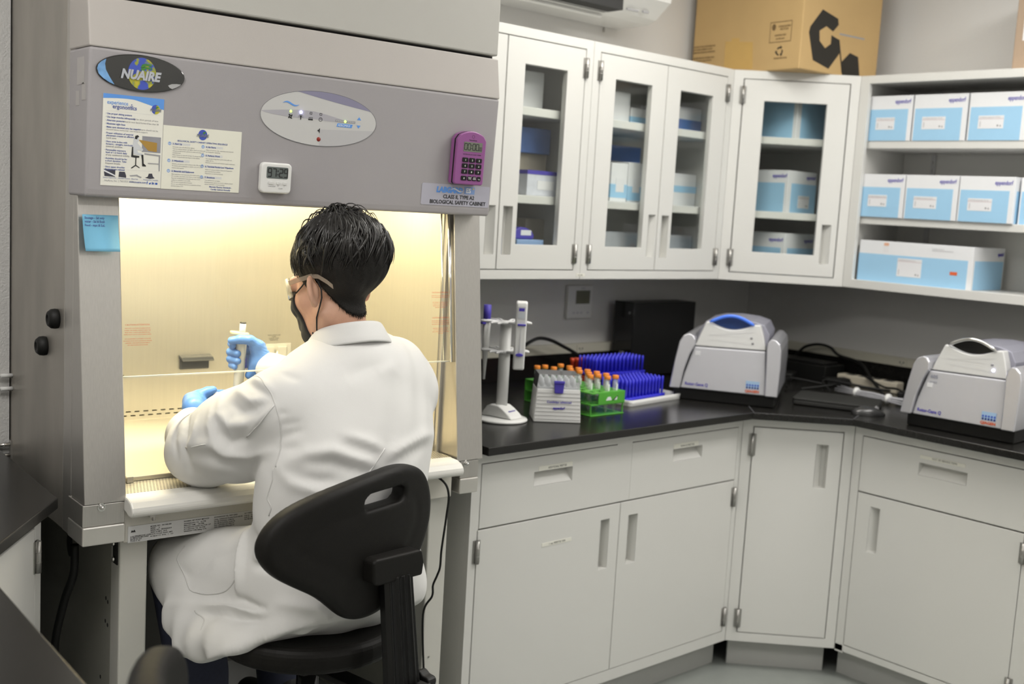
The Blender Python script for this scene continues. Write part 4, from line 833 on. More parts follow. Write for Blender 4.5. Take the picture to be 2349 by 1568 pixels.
for x0, x1 in ((.055, .575),):
    v = G().box((x0, -.262, .012), (x1, -.150, .060)).build('outlet_mouth', DARK, ac)
    v.data.transform(Matrix.Identity(4))
    def slope(u): return (-.155-u*.105, .004+u*.062+(.0 if u < .5 else .008))
    lv = []
    for u0, u1 in ((.02, .10), (.30, .38), (.58, .66), (.84, .98)):
        (ya, za), (yb_, zb) = slope(u0), slope(u1)
        G().add([(x0, ya, za-.012), (x1, ya, za-.012), (x1, yb_, zb-.012), (x0, yb_, zb-.012), (x0, ya, za-.006), (x1, ya, za-.006), (x1, yb_, zb-.006), (x0, yb_, zb-.006)], [(0,3,2,1),(4,5,6,7),(0,1,5,4),(1,2,6,5),(2,3,7,6),(3,0,4,7)]).build('louver', WHITEP, ac, bevel=.0015)
G().box((.64, -.222, .028), (.70, -.215, .034)).build('display', GREY, ac, rot=(0, 0, 0)); G().box((.72, -.225, .030), (.75, -.219, .038)).build('sensor', GREY, ac)
G().cyl((.752, -.006, -.002), (.752, -.006, -.018), .003, 8).build('mounting_screw', HINGE, ac)
th = thing('wall_controller', 'white wall controller with grey screen above the raceway', 'thermostat', (2.084, YB, 1.134))
o = G().prism(rrect(0, .133, 0, .126, .004, 3), 'y', -.017, -.0005).build('body', WHITEP, th, bevel=.003)
G().box((.042, -.0178, .056), (.117, -.0168, .107)).build('screen', mat('lcd_olive', (.17, .17, .12), .3, noise=.05), o)
for x in (.035, .055, .075, .11): G().prism(ell(x, .022, .006, .004, 10), 'y', -.0182, -.0168).build('button', LGREY, o)
text('DAIKIN', .007, (.066, -.0176, .113), GREY, o, depth=.0001)
# ---------------------------------------------------------------- counter items
Z0 = CT+.0004
ps = thing('pipette_stand', 'white pipette carousel stand next to the safety cabinet', 'pipette stand', (1.292, .135, Z0))
G().lathe([(.078, 0), (.080, .003), (.078, .007), (.070, .010), (.0001, .0105)], 36).build('base', WHITEP, ps)
G().prism([(-.052, .0105), (.060, .0105), (.050, .022), (.026, .038), (.010, .046), (-.020, .047), (-.034, .040), (-.048, .024)], 'x', -.030, .030).build('base_shoe', WHITEP, ps, rot=(0, 0, PI+.2), bevel=.005, seg=3)
text('eppendorf', .009, (-.008, -.0425, .0300), VIOLET, ps, rot=(.59, 0, .2), wid=.034)
G().prism(ell(0, 0, .017, .013, 20), 'z', .04, .285, smooth=True).build('post', WHITEP, ps, rot=(0, 0, -.6))
FROST = mat('frosted_white', (.74, .74, .74), .3, noise=.02)
for z, rr in ((.285, .075), (.200, .072)):
    hb = G().lathe([(.026, z), (.028, z+.004), (.026, z+.009), (.0001, z+.010)], 24).build('hub', FROST, ps)
    for k in range(6):
        a = .35+k*PI/3; c_, s_ = math.cos(a), math.sin(a)
        g = G(); 
        for s2 in (-1, 1):
            n_ = Vector((-s_, c_, 0))*s2
            g2 = [Vector((c_*.024, s_*.024, z+.005))+n_*.006, Vector((c_*.045, s_*.045, z+.008))+n_*.008, Vector((c_*.062, s_*.062, z+.008))+n_*.013, Vector((c_*rr, s_*rr, z+.007))+n_*.010]
            G().tube(g2, [.0045, .004, .0035, .0025], 6).build('arm', FROST, ps)
pt_ = thing('pipette', 'white electronic pipette hanging on the front of the stand', 'pipette', (1.283, .062, 1.075), -.69)
o = G().prism([(-.006, 0), (.004, 0), (.010, .03), (.013, .10), (.018, .145), (.019, .185), (.012, .198), (-.004, .202), (-.012, .195), (-.014, .15), (-.012, .06)], 'x', -.0165, .0165).build('body', WHITEP, pt_, bevel=.005, seg=3)
o2 = G().prism(rrect(-.0115, .0115, .148, .186, .004, 3), 'y', -.0145, -.010).build('display_panel', LGREY, pt_); G().box((-.008, -.0152, .172), (.008, -.0144, .181)).build('screen', VIOLET, o2); G().prism(rrect(-.0085, .0085, .152, .168, .002, 2), 'y', -.0152, -.0144).build('keypad', TR, o2)
G().prism(rrect(-.010, .014, .130, .135, .002, 3), 'y', -.020, -.010).build('release_button', VIOLET, pt_, bevel=.001)
G().prism(ell(0, .045, .011, .0045, 14), 'y', -.019, -.009).build('latch', VIOLET, pt_, bevel=.001); G().box((-.001, -.0135, .052), (.001, -.011, .122)).build('guide_groove', LGREY, pt_)
p2_ = thing('pipette', 'pipette with dark blue plunger hanging behind the stand post', 'pipette', (1.262, .188, 1.03), 0)
G().tube([(0, 0, 0), (0, 0, .05), (0, 0, .09), (0, 0, .17)], [.004, .006, .010, .012], 12).build('body', WHITEP, p2_); G().cyl((0, 0, .1705), (0, 0, .222), .0115, 14).build('plunger', VIOLET, p2_); G().box((-.022, -.008, .166), (.012, .008, .171)).build('finger_hook', VIOLET, p2_)
def tapered(w0, d0, w1, d1, z0, z1): 
    return [(-w0/2, 0, z0), (w0/2, 0, z0), (w0/2, d0, z0), (-w0/2, d0, z0), (-w1/2, (d0-d1)/2, z1), (w1/2, (d0-d1)/2, z1), (w1/2, d0-(d0-d1)/2, z1), (-w1/2, d0-(d0-d1)/2, z1)]
BF = [(0,3,2,1),(4,5,6,7),(0,1,5,4),(1,2,6,5),(2,3,7,6),(3,0,4,7)]
tb = thing('pipette_tip_box', 'white ribbed tip box with clear hinged lid and blue latch', 'tip box', (1.417, .024, Z0), -.635)
o = G().add(tapered(.142, .115, .130, .105, 0, .100), BF).build('body', WHITEP, tb, bevel=.003)
for k in range(8): G().box((-.070+k*.0006, -.0012+k*.0005+.0006, .010+k*.0112), (.070-k*.0006, .004, .0107+k*.0112)).build('rib', mat('rib_grey', (.50, .50, .50), .5, noise=.03), o)
text('Combitips advanced', .0095, (.003, .0005, .0585), VIOLET, o, align='CENTER', wid=.073, bold=.0002); text('eppendorf', .011, (.003, .0003, .040), VIOLET, o, align='CENTER', wid=.036, bold=.0004)
lid = G(); v = tapered(.131, .106, .120, .097, .1005, .142); v = [(x, y+.0045, z) for x, y, z in v]; lid.add(v, BF[1:]); lo = lid.build('lid', CLEARP, tb); md = lo.modifiers.new('solid', 'SOLIDIFY'); md.thickness = .0015
G().prism([(-.016, .125), (.016, .125), (.0125, .088), (-.0125, .088)], 'y', -.004, .004).box((-.016, -.007, .117), (.016, -.003, .126)).build('latch', VIOLET, tb, bevel=.002)
tray_ = G().box((-.060, .010, .1002), (.060, .105, .104)).build('tip_tray', FROST, tb)
for i in range(6):
    for j in range(3): G().lathe([(.0062, .104), (.0068, .118), (.0050, .121), (.0044, .130), (.0001, .131)], 10, (-.048+i*.0192, .025+j*.03, 0)).build('tip', FROST, tb)
# green tube rack
GREENP = mat('green_plastic', (.10, .42, .05), .35, noise=.03)
gr = thing('tube_rack', 'bright green tube rack holding orange-capped tubes', 'tube rack', (1.580, .042, Z0))
RW, RD = .150, .305
tx, ty = (.022, .057, .092, .129), [.026+.0415*k for k in range(7)]
for z0, z1, hol in ((0, .003, None), (.034, .037, 1), (.070, .073, 1)):
    if hol: 
        g = G(); hs = [(x-.0092, x+.0092, y-.0092, y+.0092) for x in tx for y in ty]; g.panel(0, RW, 0, RD, -z1, -z0, hs)
        g.v = [(x, z, -y) for x, y, z in g.v]; g.f = [f[::-1] for f in g.f]; g.build('rack_plate', GREENP, gr)
    else: G().box((0, 0, z0), (RW, RD, z1)).build('rack_plate', GREENP, gr, bevel=.001)
ef = G().box((0.03, -.0012, .037), (RW-.002, .002, .070)).build('end_panel', GREENP, gr)
glyph([(.062, .047), (.070, .058), (.082, .058), (.088, .047)], -.0018, -.0012, 'emblem', CWHITE, ef); glyph([(.090, .046), (.096, .046), (.118, .059), (.112, .059)], -.0018, -.0012, 'emblem', INK, ef); glyph([(.100, .047), (.112, .047), (.112, .057), (.106, .052)], -.0021, -.0018, 'emblem', CWHITE, ef)
G().box((0.0, RD-.002, 0.003), (RW, RD, .070)).build('end_panel', GREENP, gr)
for x in (.0015, RW-.0045):
    for y in (.004, RD-.008): G().box((x, y, .003), (x+.003, y+.004, .034)).build('rack_post', GREENP, gr)
ORANGE = mat('orange_cap', (.90, .28, .04), .4, noise=.03); TUBE = glass('tube_plastic', (.93, .94, .93), .08, .1, density=.22, haze=(.85, .85, .84))
tw_ = []
def tube_at(x, y, label):
    t = thing('centrifuge_tube', label, 'test tube', (1.580+x, .042+y, Z0+.0034), 0, 'orange-capped tubes in the green rack')
    if not tw_:
        o = G().lathe([(.0015, 0), (.003, .002), (.0068, .021), (.0080, .026), (.0082, .104), (.0001, .104)], 14).build('tube_body', TUBE, t)
        G().lathe([(.0100, .1045), (.0104, .106), (.0104, .1145), (.0096, .116), (.0001, .1162)], 16).build('cap', ORANGE, t); G().box((-.004, -.0086, .050), (.004, -.0082, .090)).build('graduation_panel', LABELW, t); tw_.append(t)
    else:
        for ch in tw_[0].children: dup(ch, t)
    return t
rows = {3: (0, 1, 2, 3, 4, 5, 6), 2: (0, 1, 2, 3, 4), 1: (1, 3, 5, 6), 0: (2, 6)}
onames = ('nearest', 'second', 'third', 'fourth', 'fifth', 'sixth', 'seventh'); cn = ('outer left', 'inner left', 'inner right', 'outer right')
for i, js in rows.items():
    for j in js: tube_at(tx[i], ty[j], 'clear tube with orange cap, %s spot in the %s row of the green rack' % (onames[j], cn[i]))
# white tray, blue peg racks, red rack
tr_ = thing('tray', 'white tray carrying the near blue peg rack', 'tray', (1.985, .212, Z0), .12)
G().prism(rrect(-.155, .155, -.080, .075, .015), 'z', 0, .004).build('tray_floor', WHITEP, tr_)
oo, ii = rrect(-.158, .158, -.083, .078, .017), rrect(-.150, .150, -.076, .071, .012); n = len(oo)
g = G(); g.add([(x*.97, y*.97, .0041) for x, y in oo]+[(x, y, .018) for x, y in oo]+[(x, y, .018) for x, y in ii]+[(x*.985, y*.985, .0041) for x, y in ii], [(a*n+k, a*n+(k+1) % n, (a+1)*n+(k+1) % n, (a+1)*n+k) for a in range(3) for k in range(n)], 0, True); g.build('tray_rim', WHITEP, tr_)
BLUEP = mat('royal_blue_plastic', (.045, .045, .72), .35, noise=.03)
def peg_rack(label, loc, rz, nx, ny, sx_, sy_, ph, tilt=0):
    t = thing('peg_rack', label, 'rack', loc, rz); t.rotation_euler = (tilt, 0, rz)
    G().box((0, 0, 0), (nx*sx_, ny*sy_, .007)).box((0, 0, -.001), (nx*sx_, .004, .012)).build('rack_base', BLUEP, t, bevel=.0015)
    first = None
    for i in range(nx):
        for j in range(ny):
            if first is None:
                first = G().lathe([(.0042, 0), (.0038, ph*.7), (.0042, ph*.74), (.0040, ph*.98), (.0001, ph)], 8, (0, 0, 0)).build('peg', BLUEP, t); c = first
            else: c = first.copy(); COL.objects.link(c); c.parent = t
            c.location = ((i+.5)*sx_, (j+.5)*sy_, .0072)
    return t
peg_rack('royal blue peg rack standing on the white tray', (1.868, .160, Z0+.0052), .12, 12, 7, .0195, .0165, .064)
rr_ = thing('tube_rack', 'red-orange tube rack half hidden behind the blue peg rack', 'tube rack', (1.90, .36, Z0))
REDP = mat('red_orange_plastic', (.62, .07, .02), .4, noise=.04)
G().box((0, 0, 0), (.245, .12, .004)).box((0, 0, .004), (.004, .12, .055)).box((.241, 0, .004), (.245, .12, .055)).build('rack_frame', REDP, rr_, bevel=.001); G().box((.0042, 0, .047), (.2408, .12, .051)).build('rack_plate', REDP, rr_)
for k in range(4): G().lathe([(.007, .0515), (.007, .094), (.0085, .095), (.0085, .108), (.0001, .109)], 10, (.015+k*.022, .108, 0)).build('red_post', REDP, rr_)
peg_rack('royal blue peg rack resting on the red rack', (1.918, .355, Z0+.0568), -.03, 13, 6, .0195, .0165, .058)
# black tower
pc = thing('computer_tower', 'black desktop computer tower standing in the corner', 'computer', (2.312, .548, Z0))
o = G().box((.006, 0, .004), (.372, .10, .289)).build('case', mat('case_black', (.012, .012, .0125), .38, noise=.1), pc, bevel=.003)
f_ = G().box((0, 0, .002), (.0055, .10, .291)).build('front_bezel', BLACKG, pc, bevel=.002)
text('HP', .02, (-.0006, .060, .085), LGREY, f_, rot=(PI/2, 0, -PI/2), bold=.0004); G().cyl((-.0008, .02, .25), (.001, .02, .25), .005, 12).build('power_button', GREY, f_)
for x in (.03, .34): G().box((x, .02, -.0002), (x+.02, .08, .0038)).build('foot', RUBBER, pc)
g_ = cable('power_cable', 'black power cable arching from the raceway plug past the tower', [(1.795, .655, 1.022), (1.80, .62, 1.036), (1.825, .605, 1.062), (1.872, .60, 1.078), (1.933, .60, 1.068), (2.007, .60, 1.039), (2.062, .60, 1.015), (2.135, .60, .977), (2.20, .61, .93)], .0065, RUBBER, 60)
pg = G().tube([(1.782, .662, 1.016), (1.785, .645, 1.020), (1.793, .625, 1.030)], [.016, .019, .010], 12).build('plug', RUBBER); pg.parent = g_; pg.matrix_parent_inverse = Matrix.Identity(4)
# ---------------------------------------------------------------- thermal cyclers
SILVER = mat('silver_paint', (.55, .55, .585), .38, .35, noise=.02); SILV2 = mat('pale_silver_paint', (.66, .66, .65), .4, .2, noise=.015); SILVP = mat('pod_silver', (.62, .62, .66), .28, .65, noise=.02)
def cycler(label, loc, rz, blue, extra):
    t = thing('thermal_cycler', label, 'lab machine', loc, rz)
    W_, D_ = .368, .40
    G().box((.012, .02, 0), (.356, D_-.01, .042)).build('base', BLACKP, t, bevel=.004)
    # front body: wedge leaning back
    def wedge(fr_, zt, m, nm, y0, y1, back): 
        n = len(fr_); vs = [(x, y0+(y1-y0)*z/zt, z+.042) for x, z in fr_]+[(x, back, z+.042) for x, z in fr_]
        return G().add(vs, [tuple(range(n)), tuple(range(n, 2*n))[::-1]]+[(k, n+k, n+(k+1) % n, (k+1) % n)  for k in range(n)]).build(nm, m, t, bevel=.004, seg=3)
    bdy = wedge([(.037, 0), (.325, 0), (.322, .05), (.3135, .148), (.072, .144), (.046, .05)], .148, SILVER, 'front_body', .0, .018, .36)
    lidp = [(.0725, .1465), (.3135, .1505), (.300, .20), (.288, .234)]+[(.268-.15*k/12, .2325-.020*math.sin(PI*k/12)-.0003*k) for k in range(13)]+[(.104, .232)]
    lid = wedge(lidp, .234, SILV2, 'lid', .004, .040, .34)
    # top dome behind
    dm = [(.070, .146), (.315, .150), (.318, .20), (.30, .232), (.26, .243), (.20, .247), (.14, .243), (.100, .232), (.080, .20)]
    wedge(dm, .247, mat('dome_grey', (.30, .30, .36), .35, .2, noise=.03), 'lid_dome', .050, .075, .33)
    n = 14; ar = [(.117+.150*k/n, .2325+.026*math.sin(PI*k/n), ) for k in range(n+1)]
    hm = mat('blue_glow_trim', (.08, .20, .75), .2, emit=(.06, .2, .9), estr=.25) if blue else CHROME
    hd = G().tube([(x, .036+.003*z, z+.042) for x, z in ar], [.003]+[.0055]*(n-1)+[.003], 8).build('handle_trim', hm, t)
    g = G(); lo_ = [(.117+.150*k/n, .2325-.020*math.sin(PI*k/n)) for k in range(n+1)]
    g.add([(x, .047, z+.042) for x, z in ar]+[(x, .047, z+.042) for x, z in lo_], [(k, k+1, n+2+k, n+1+k) for k in range(n)]); g.build('handle_recess', BLACKG if not blue else mat('recess_blue', (.02, .05, .18), .2, noise=.2), t)
    for xs, pod in ((1, [(.0, .0), (.037, 0), (.045, .06), (.060, .115), (.076, .150), (.076, .172), (.066, .186), (.052, .189), (.034, .182), (.022, .160), (.012, .10)]), (-1, [(.324, 0), (.366, 0), (.368, .10), (.366, .155), (.360, .178), (.345, .192), (.330, .193), (.320, .182), (.317, .160), (.322, .06)])):
        wedge(pod, .193, SILVP, 'side_pod', -.012, .006, .385)
    yf_ = lambda z: .018*(z/.148)-.0012
    def onf(x, z): return (x, yf_(z), z+.042)
    text('Rotor-Gene Q', .0155, onf(.052, .012), VIOLET, bdy, bold=.0003, rot=(PI/2-.12, 0, 0), wid=.078)
    sq = G().box((.258, yf_(.03)-.0006, .062), (.303, yf_(.03)+.0002, .088)).build('logo_panel', mat('logo_sky', (.40, .58, .80), .5, noise=.03), bdy, rot=(0, 0, 0))
    for r, m in ((0, mat('logo_navy', (.02, .03, .22), .5, noise=.05)), (1, mat('logo_blue', (.06, .12, .55), .5, noise=.05))):
        for k in range(5): G().prism(ell(.2630+k*.0090, .0655+r*.0088, .0033, .0037, 8), 'y', yf_(.03)-.0012, yf_(.03)-.0005).build('logo_dot', m, sq)
    text('QIAGEN', .0115, (.257, yf_(.012)-.001, .050), REDINK, bdy, bold=.0005, wid=.047)
    yl = lambda z: .004+.036*(z/.234)-.001
    text('__________', .006, (.12, yl(.19), .232), LGREY, lid, depth=.0001, wid=.12)
    G().add([(.115, yl(.172), .214), (.275, yl(.165), .207), (.275, yl(.166), .2078), (.115, yl(.173), .2148)], [(0, 1, 2, 3)]).build('panel_line', LGREY, lid)
    G().add([(.118, yl(.186), .228), (.27, yl(.208), .250), (.27, yl(.209), .251), (.118, yl(.187), .229)], [(0, 1, 2, 3)]).build('panel_line', LGREY, lid)
    for x, z, on in ((.262, .189, 0), (.268, .172, 1)):
        lm = mat('power_led', (.6, .6, 1), .3, emit=(.65, .65, 1), estr=8) if (on and not blue) else GREY
        G().lathe([(.0042, 0), (.004, .002), (.0001, .003)], 12, (x, yl(z)+.0005, z+.042), M=Matrix.Rotation(PI/2, 3, 'X')).build('indicator_button', lm, lid)
    G().box((.078 if blue else .072, yf_(.125 if blue else .098)-.0008, .158 if blue else .134), (.096 if blue else .090, yf_(.125)+.003, .172 if blue else .148)).build('tag_label', LABELW, bdy)
    if extra: text('605', .016, onf(.080, .122), mat('pencil_grey', (.30, .31, .38), .6, noise=.05), bdy, bold=.0003); text('proto', .010, onf(.080, .108), MATS['pencil_grey'], bdy)
    return t
cycler('silver thermal cycler with blue handle at the counter corner', (2.097, .168, Z0), math.atan2(-.313, .188), True, False)
cycler('silver thermal cycler with lit white power button on the right counter', (2.465, -.500, Z0), math.atan2(-.374, .017), False, True)
# laptop, mouse, cables
lp = thing('laptop', 'closed black laptop lying between the two thermal cyclers', 'laptop', (2.435, -.105, Z0), math.atan2(-.907, .42))
LAPB = mat('laptop_black', (.022, .022, .020), .5, noise=.15)
G().prism(rrect(0, .285, 0, .20, .010), 'z', .003, .016).build('base', LAPB, lp, bevel=.002); G().prism(rrect(0, .285, 0, .20, .010), 'z', .0165, .0255).build('lid', LAPB, lp, bevel=.002)
for x, y in ((.02, .02), (.265, .02), (.02, .18), (.265, .18)): G().cyl((x, y, -.0002), (x, y, .003), .006, 8).build('foot', RUBBER, lp)
ms = thing('computer_mouse', 'black computer mouse in front of the closed laptop', 'mouse', (2.522, -.350, Z0+.0005), -.65)
g = G(); n = 10; vs = []; fs = []
for i in range(n+1):
    u = i/n
    for k in range(13):
        a = PI*k/12; x = -.055+.11*u; wv = .031*math.sin(PI*min(1, max(0, .08+u*.84)))**.5; hv = .034*math.sin(PI*(.1+.8*u))**.8*(1-.25*u)
        vs.append((x, wv*math.cos(a), hv*math.sin(a)))
for i in range(n):
    for k in range(12): fs.append((i*13+k, (i+1)*13+k, (i+1)*13+k+1, i*13+k+1))
fs.append(tuple(range(13))); fs.append(tuple(n*13+k for k in range(13))[::-1]); g.add(vs, fs, 0, True).build('shell', mat('mouse_black', (.03, .03, .03), .22, noise=.1), ms); G().cyl((.028, -.004, .0235), (.028, .004, .0235), .006, 10).build('scroll_wheel', GREY, ms)
wb = thing('white_cable_bundle', 'tied bundle of pale grey cable behind the laptop', 'cable bundle', (0, 0, 0))
WCAB = mat('pale_cable', (.50, .50, .53), .4, noise=.05)
for k in range(9):
    a = k*.7; dx, dz = .020*math.cos(a), .011*math.sin(a)
    P = [Vector(p) for p in ((2.86+dx*1.8, -.03, .930+dz), (2.81+dx*.8, -.13, .934+dz*.8), (2.80+dx, -.20, .936+dz*.9), (2.79+dx*.8, -.27, .934+dz*.8), (2.80+dx*2, -.36, .932+dz))]
    G().tube(P, .0022, 6).build('strand', WCAB, wb)
for y, x in ((-.13, 2.81), (-.27, 2.79)): G().lathe([(.0185, -.006), (.0195, 0), (.0185, .006)], 14, (x, y, .935), M=Matrix.Rotation(PI/2, 3, 'X')).build('cable_tie', WHITEP, wb)
ps_ = thing('power_strip', 'beige power strip lying against the right backsplash', 'power strip', (3.06, .11, Z0), -PI/2)
o = G().box((0, 0, 0), (.26, .055, .042)).build('body', BEIGE, ps_, bevel=.004)
for k in range(4): G().box((.03+k*.055, .012, .0415), (.065+k*.055, .043, .043)).build('socket', DARK, o)
for i, (x, y, rz_, lb_) in enumerate(((2.905, .215, .4, 'black power adapter behind the left thermal cycler'), (2.95, .08, -.5, 'black power adapter beside the pale cable bundle'), (2.93, -.28, .2, 'black power adapter by the right thermal cycler'))):
    t = thing('power_adapter', lb_, 'power adapter', (x, y, Z0), rz_); G().box((0, 0, 0), (.10, .05, .032)).build('body', BLACKP, t, bevel=.005); G().cyl((.10, .025, .014), (.118, .025, .014), .006, 8).build('cable_boot', RUBBER, t)
bb = thing('dark_equipment_case', 'long low black case against the right backsplash', 'case', (3.02, .56, Z0), -PI/2)
G().box((0, 0, 0), (.42, .14, .066)).build('body', BLACKP, bb, bevel=.004); G().box((.02, .02, .0662), (.40, .12, .075)).build('lid', BLACKP, bb, bevel=.002)
cable('black_cable', 'thin black cable hooped up the wall behind the left thermal cycler', [(3.15, .447, .99), (3.155, .455, 1.035), (3.16, .445, 1.052), (3.155, .434, 1.035), (3.15, .424, .99)], .004, RUBBER, 40, group='black cables at the right wall')
cable('black_cable', 'black cable arching along the right raceway into the dark corner', [(3.15, .37, .99), (3.15, .35, 1.010), (3.15, .323, 1.033), (3.15, .267, 1.049), (3.15, .209, 1.044), (3.15, .165, 1.017), (3.14, .06, 1.00), (3.05, -.05, .955), (2.95, -.16, .922)], .006, RUBBER, 60, group='black cables at the right wall')
for i, (P, lb_) in enumerate((([(2.70, .10, .925), (2.80, .16, .945), (2.90, .06, .930), (2.83, -.02, .945), (2.72, .05, .925)], 'coiled black cable right beside the left thermal cycler'), ([(2.76, -.05, .93), (2.88, .05, .95), (3.00, -.08, .93), (2.92, -.20, .945), (2.84, -.12, .955)], 'black cable looped over the pale cable bundle'), ([(3.05, -.02, .963), (3.02, -.12, .94), (2.95, -.22, .95), (2.88, -.33, .925)], 'black cable running from the power strip to the right thermal cycler'))):
    cable('black_cable', lb_, P, .0042, RUBBER, 50)
# ---------------------------------------------------------------- organic shapes: distance fields meshed with surface nets
A_ = lambda *p: np.array(p, dtype=np.float64)
def rc(P, a, b, r1, r2):
    a, b = A_(*a), A_(*b); ba = b-a; l2 = ba @ ba; rr = r1-r2; a2 = l2-rr*rr; il2 = 1/l2
    pa = P-a; y = pa @ ba; z = y-l2; x2 = ((pa*l2-y[:, None]*ba)**2).sum(1); y2 = y*y*l2; z2 = z*z*l2
    k = np.sign(rr)*rr*rr*x2
    d = (np.sqrt(x2*a2*il2)+y*rr)*il2-r1
    m1 = np.sign(z)*a2*z2 > k; m2 = np.sign(y)*a2*y2 < k
    return np.where(m1, np.sqrt(x2+z2)*il2-r2, np.where(m2, np.sqrt(x2+y2)*il2-r1, d))
def el(P, c, r, R=None):
    q = P-A_(*c)
    if R is not None: q = q @ R
    r = A_(*r); k0 = np.sqrt(((q/r)**2).sum(1)); k1 = np.sqrt(((q/(r*r))**2).sum(1))+1e-9
    return k0*(k0-1)/k1
def smin(a, b, k): h = np.clip(.5+.5*(b-a)/k, 0, 1); return b+(a-b)*h-k*h*(1-h)
def smax(a, b, k): return -smin(-a, -b, k)
def chain(P, pts, rs, k=.01):
    d = None
    for i in range(len(pts)-1):
        e = rc(P, pts[i], pts[i+1], rs[i], rs[i+1]); d = e if d is None else smin(d, e, k)
    return d
def rotm(ax, ang):
    c, s = math.cos(ang), math.sin(ang)
    return np.array({'x': [[1,0,0],[0,c,-s],[0,s,c]], 'y': [[c,0,s],[0,1,0],[-s,0,c]], 'z': [[c,-s,0],[s,c,0],[0,0,1]]}[ax])
def nets(f, lo, hi, h):
    lo, hi = A_(*lo), A_(*hi); n = np.ceil((hi-lo)/h).astype(int)+1
    ax = [lo[i]+h*np.arange(n[i]) for i in range(3)]
    B = 8; nb = -(-n//B); V = np.empty(n); rad = h*B*.87*1.8
    bi = np.stack(np.meshgrid(*[np.arange(k) for k in nb], indexing='ij'), -1).reshape(-1, 3)
    dc = f(lo+h*(bi*B+(B-1)/2)); of = np.stack(np.meshgrid(*[np.arange(B)]*3, indexing='ij'), -1).reshape(-1, 3)
    for b, d in zip(bi[np.abs(dc) >= rad], dc[np.abs(dc) >= rad]): V[b[0]*B:b[0]*B+B, b[1]*B:b[1]*B+B, b[2]*B:b[2]*B+B] = d
    ab = bi[np.abs(dc) < rad]
    for k in range(0, len(ab), 200):
        q = (ab[k:k+200, None]*B+of[None]).reshape(-1, 3); q = q[(q < n).all(1)]; V[tuple(q.T)] = f(lo+h*q)
    s = V < 0; cx = [slice(0, -1), slice(1, None)]
    cnt = sum(s[cx[a], :, :][:, cx[b], :][:, :, cx[c]].astype(int) for a in (0, 1) for b in (0, 1) for c in (0, 1))
    act = (cnt > 0) & (cnt < 8); idx = -np.ones(act.shape, int); ci = np.argwhere(act); idx[act] = np.arange(len(ci))
    acc = np.zeros((len(ci), 3)); num = np.zeros(len(ci))
    for a in range(3):
        o = [b for b in range(3) if b != a]
        for u in (0, 1):
            for v in (0, 1):
                p0 = ci.copy(); p0[:, o[0]] += u; p0[:, o[1]] += v; p1 = p0.copy(); p1[:, a] += 1
                v0, v1 = V[tuple(p0.T)], V[tuple(p1.T)]; m = (v0 < 0) != (v1 < 0); t = np.where(m, v0/np.where(m, v0-v1, 1), 0)
                q = p0.astype(float); q[:, a] += t; acc[m] += q[m]; num[m] += 1
    pts = lo+h*acc/num[:, None]; F = []
    for a in range(3):
        sl0 = [slice(None)]*3; sl1 = [slice(None)]*3; sl0[a] = slice(0, -1); sl1[a] = slice(1, None)
        ch = s[tuple(sl0)] != s[tuple(sl1)]; e = np.argwhere(ch); o1, o2 = (a+1) % 3, (a+2) % 3
        e = e[(e[:, o1] > 0) & (e[:, o2] > 0) & (e[:, o1] < n[o1]-1) & (e[:, o2] < n[o2]-1)]
        c = []
        for u, v in ((1, 1), (0, 1), (0, 0), (1, 0)):
            q = e.copy(); q[:, o1] -= u; q[:, o2] -= v; c.append(idx[tuple(q.T)])
        qd = np.stack(c, 1); fl = s[tuple(e.T)]; qd[~fl] = qd[~fl][:, ::-1]; F.append(qd)
    F = np.concatenate(F); return pts, F
def vnormals(f, P, e=.002):
    g = np.stack([f(P+A_(*[e if i == j else 0 for j in range(3)]))-f(P-A_(*[e if i == j else 0 for j in range(3)])) for i in range(3)], 1)
    return g/(np.linalg.norm(g, axis=1)[:, None]+1e-9)
def relax(P, F, it=2, w=.5):
    E = np.concatenate([F[:, [0, 1]], F[:, [1, 2]], F[:, [2, 3]], F[:, [3, 0]]]); n = len(P)
    for _ in range(it):
        S_ = np.zeros_like(P); c = np.zeros(n)
        np.add.at(S_, E[:, 0], P[E[:, 1]]); np.add.at(S_, E[:, 1], P[E[:, 0]]); np.add.at(c, E[:, 0], 1); np.add.at(c, E[:, 1], 1)
        P = P*(1-w)+w*S_/np.maximum(c, 1)[:, None]
    return P
def seg_dist(P, pts):
    d = np.full(len(P), 1e9); tt = np.zeros(len(P)); m = len(pts)-1
    for i in range(m):
        a, b = A_(*pts[i]), A_(*pts[i+1]); ba = b-a; t = np.clip(((P-a) @ ba)/(ba @ ba), 0, 1); q = np.linalg.norm(P-a-t[:, None]*ba, axis=1)
        k = q < d; d = np.where(k, q, d); tt = np.where(k, (i+t)/m, tt)
    return d, tt
# ---- the person, in metres, facing +y
CL_W = {}
def sd_torso(P):
    d = el(P, (.450, -.27, .72), (.195, .165, .12))
    d = smin(d, el(P, (.452, -.290, .80), (.188, .145, .20)), .05)
    d = smin(d, el(P, (.462, -.285, .92), (.206, .140, .22)), .05)
    d = smin(d, el(P, (.510, -.245, 1.04), (.200, .132, .165), rotm('x', -.25)), .05)
    d = smin(d, rc(P, (.350, -.250, 1.094), (.665, -.195, 1.125), .076, .078), .06)
    d = smin(d, rc(P, (.400, -.225, 1.135), (.62, -.20, 1.155), .065, .065), .07)
    d = smin(d, rc(P, (.515, -.220, 1.13), (.518, -.195, 1.205), .120, .068), .06)
    return d
def sd_larm(P):
    d = chain(P, ((.330, -.235, 1.085), (.285, -.130, 1.010), (.255, -.030, .968)), (.092, .096, .078), .03)
    d = smin(d, chain(P, ((.255, -.030, .962), (.280, .07, .972), (.312, .135, .990)), (.078, .060, .043), .02), .03)
    return d
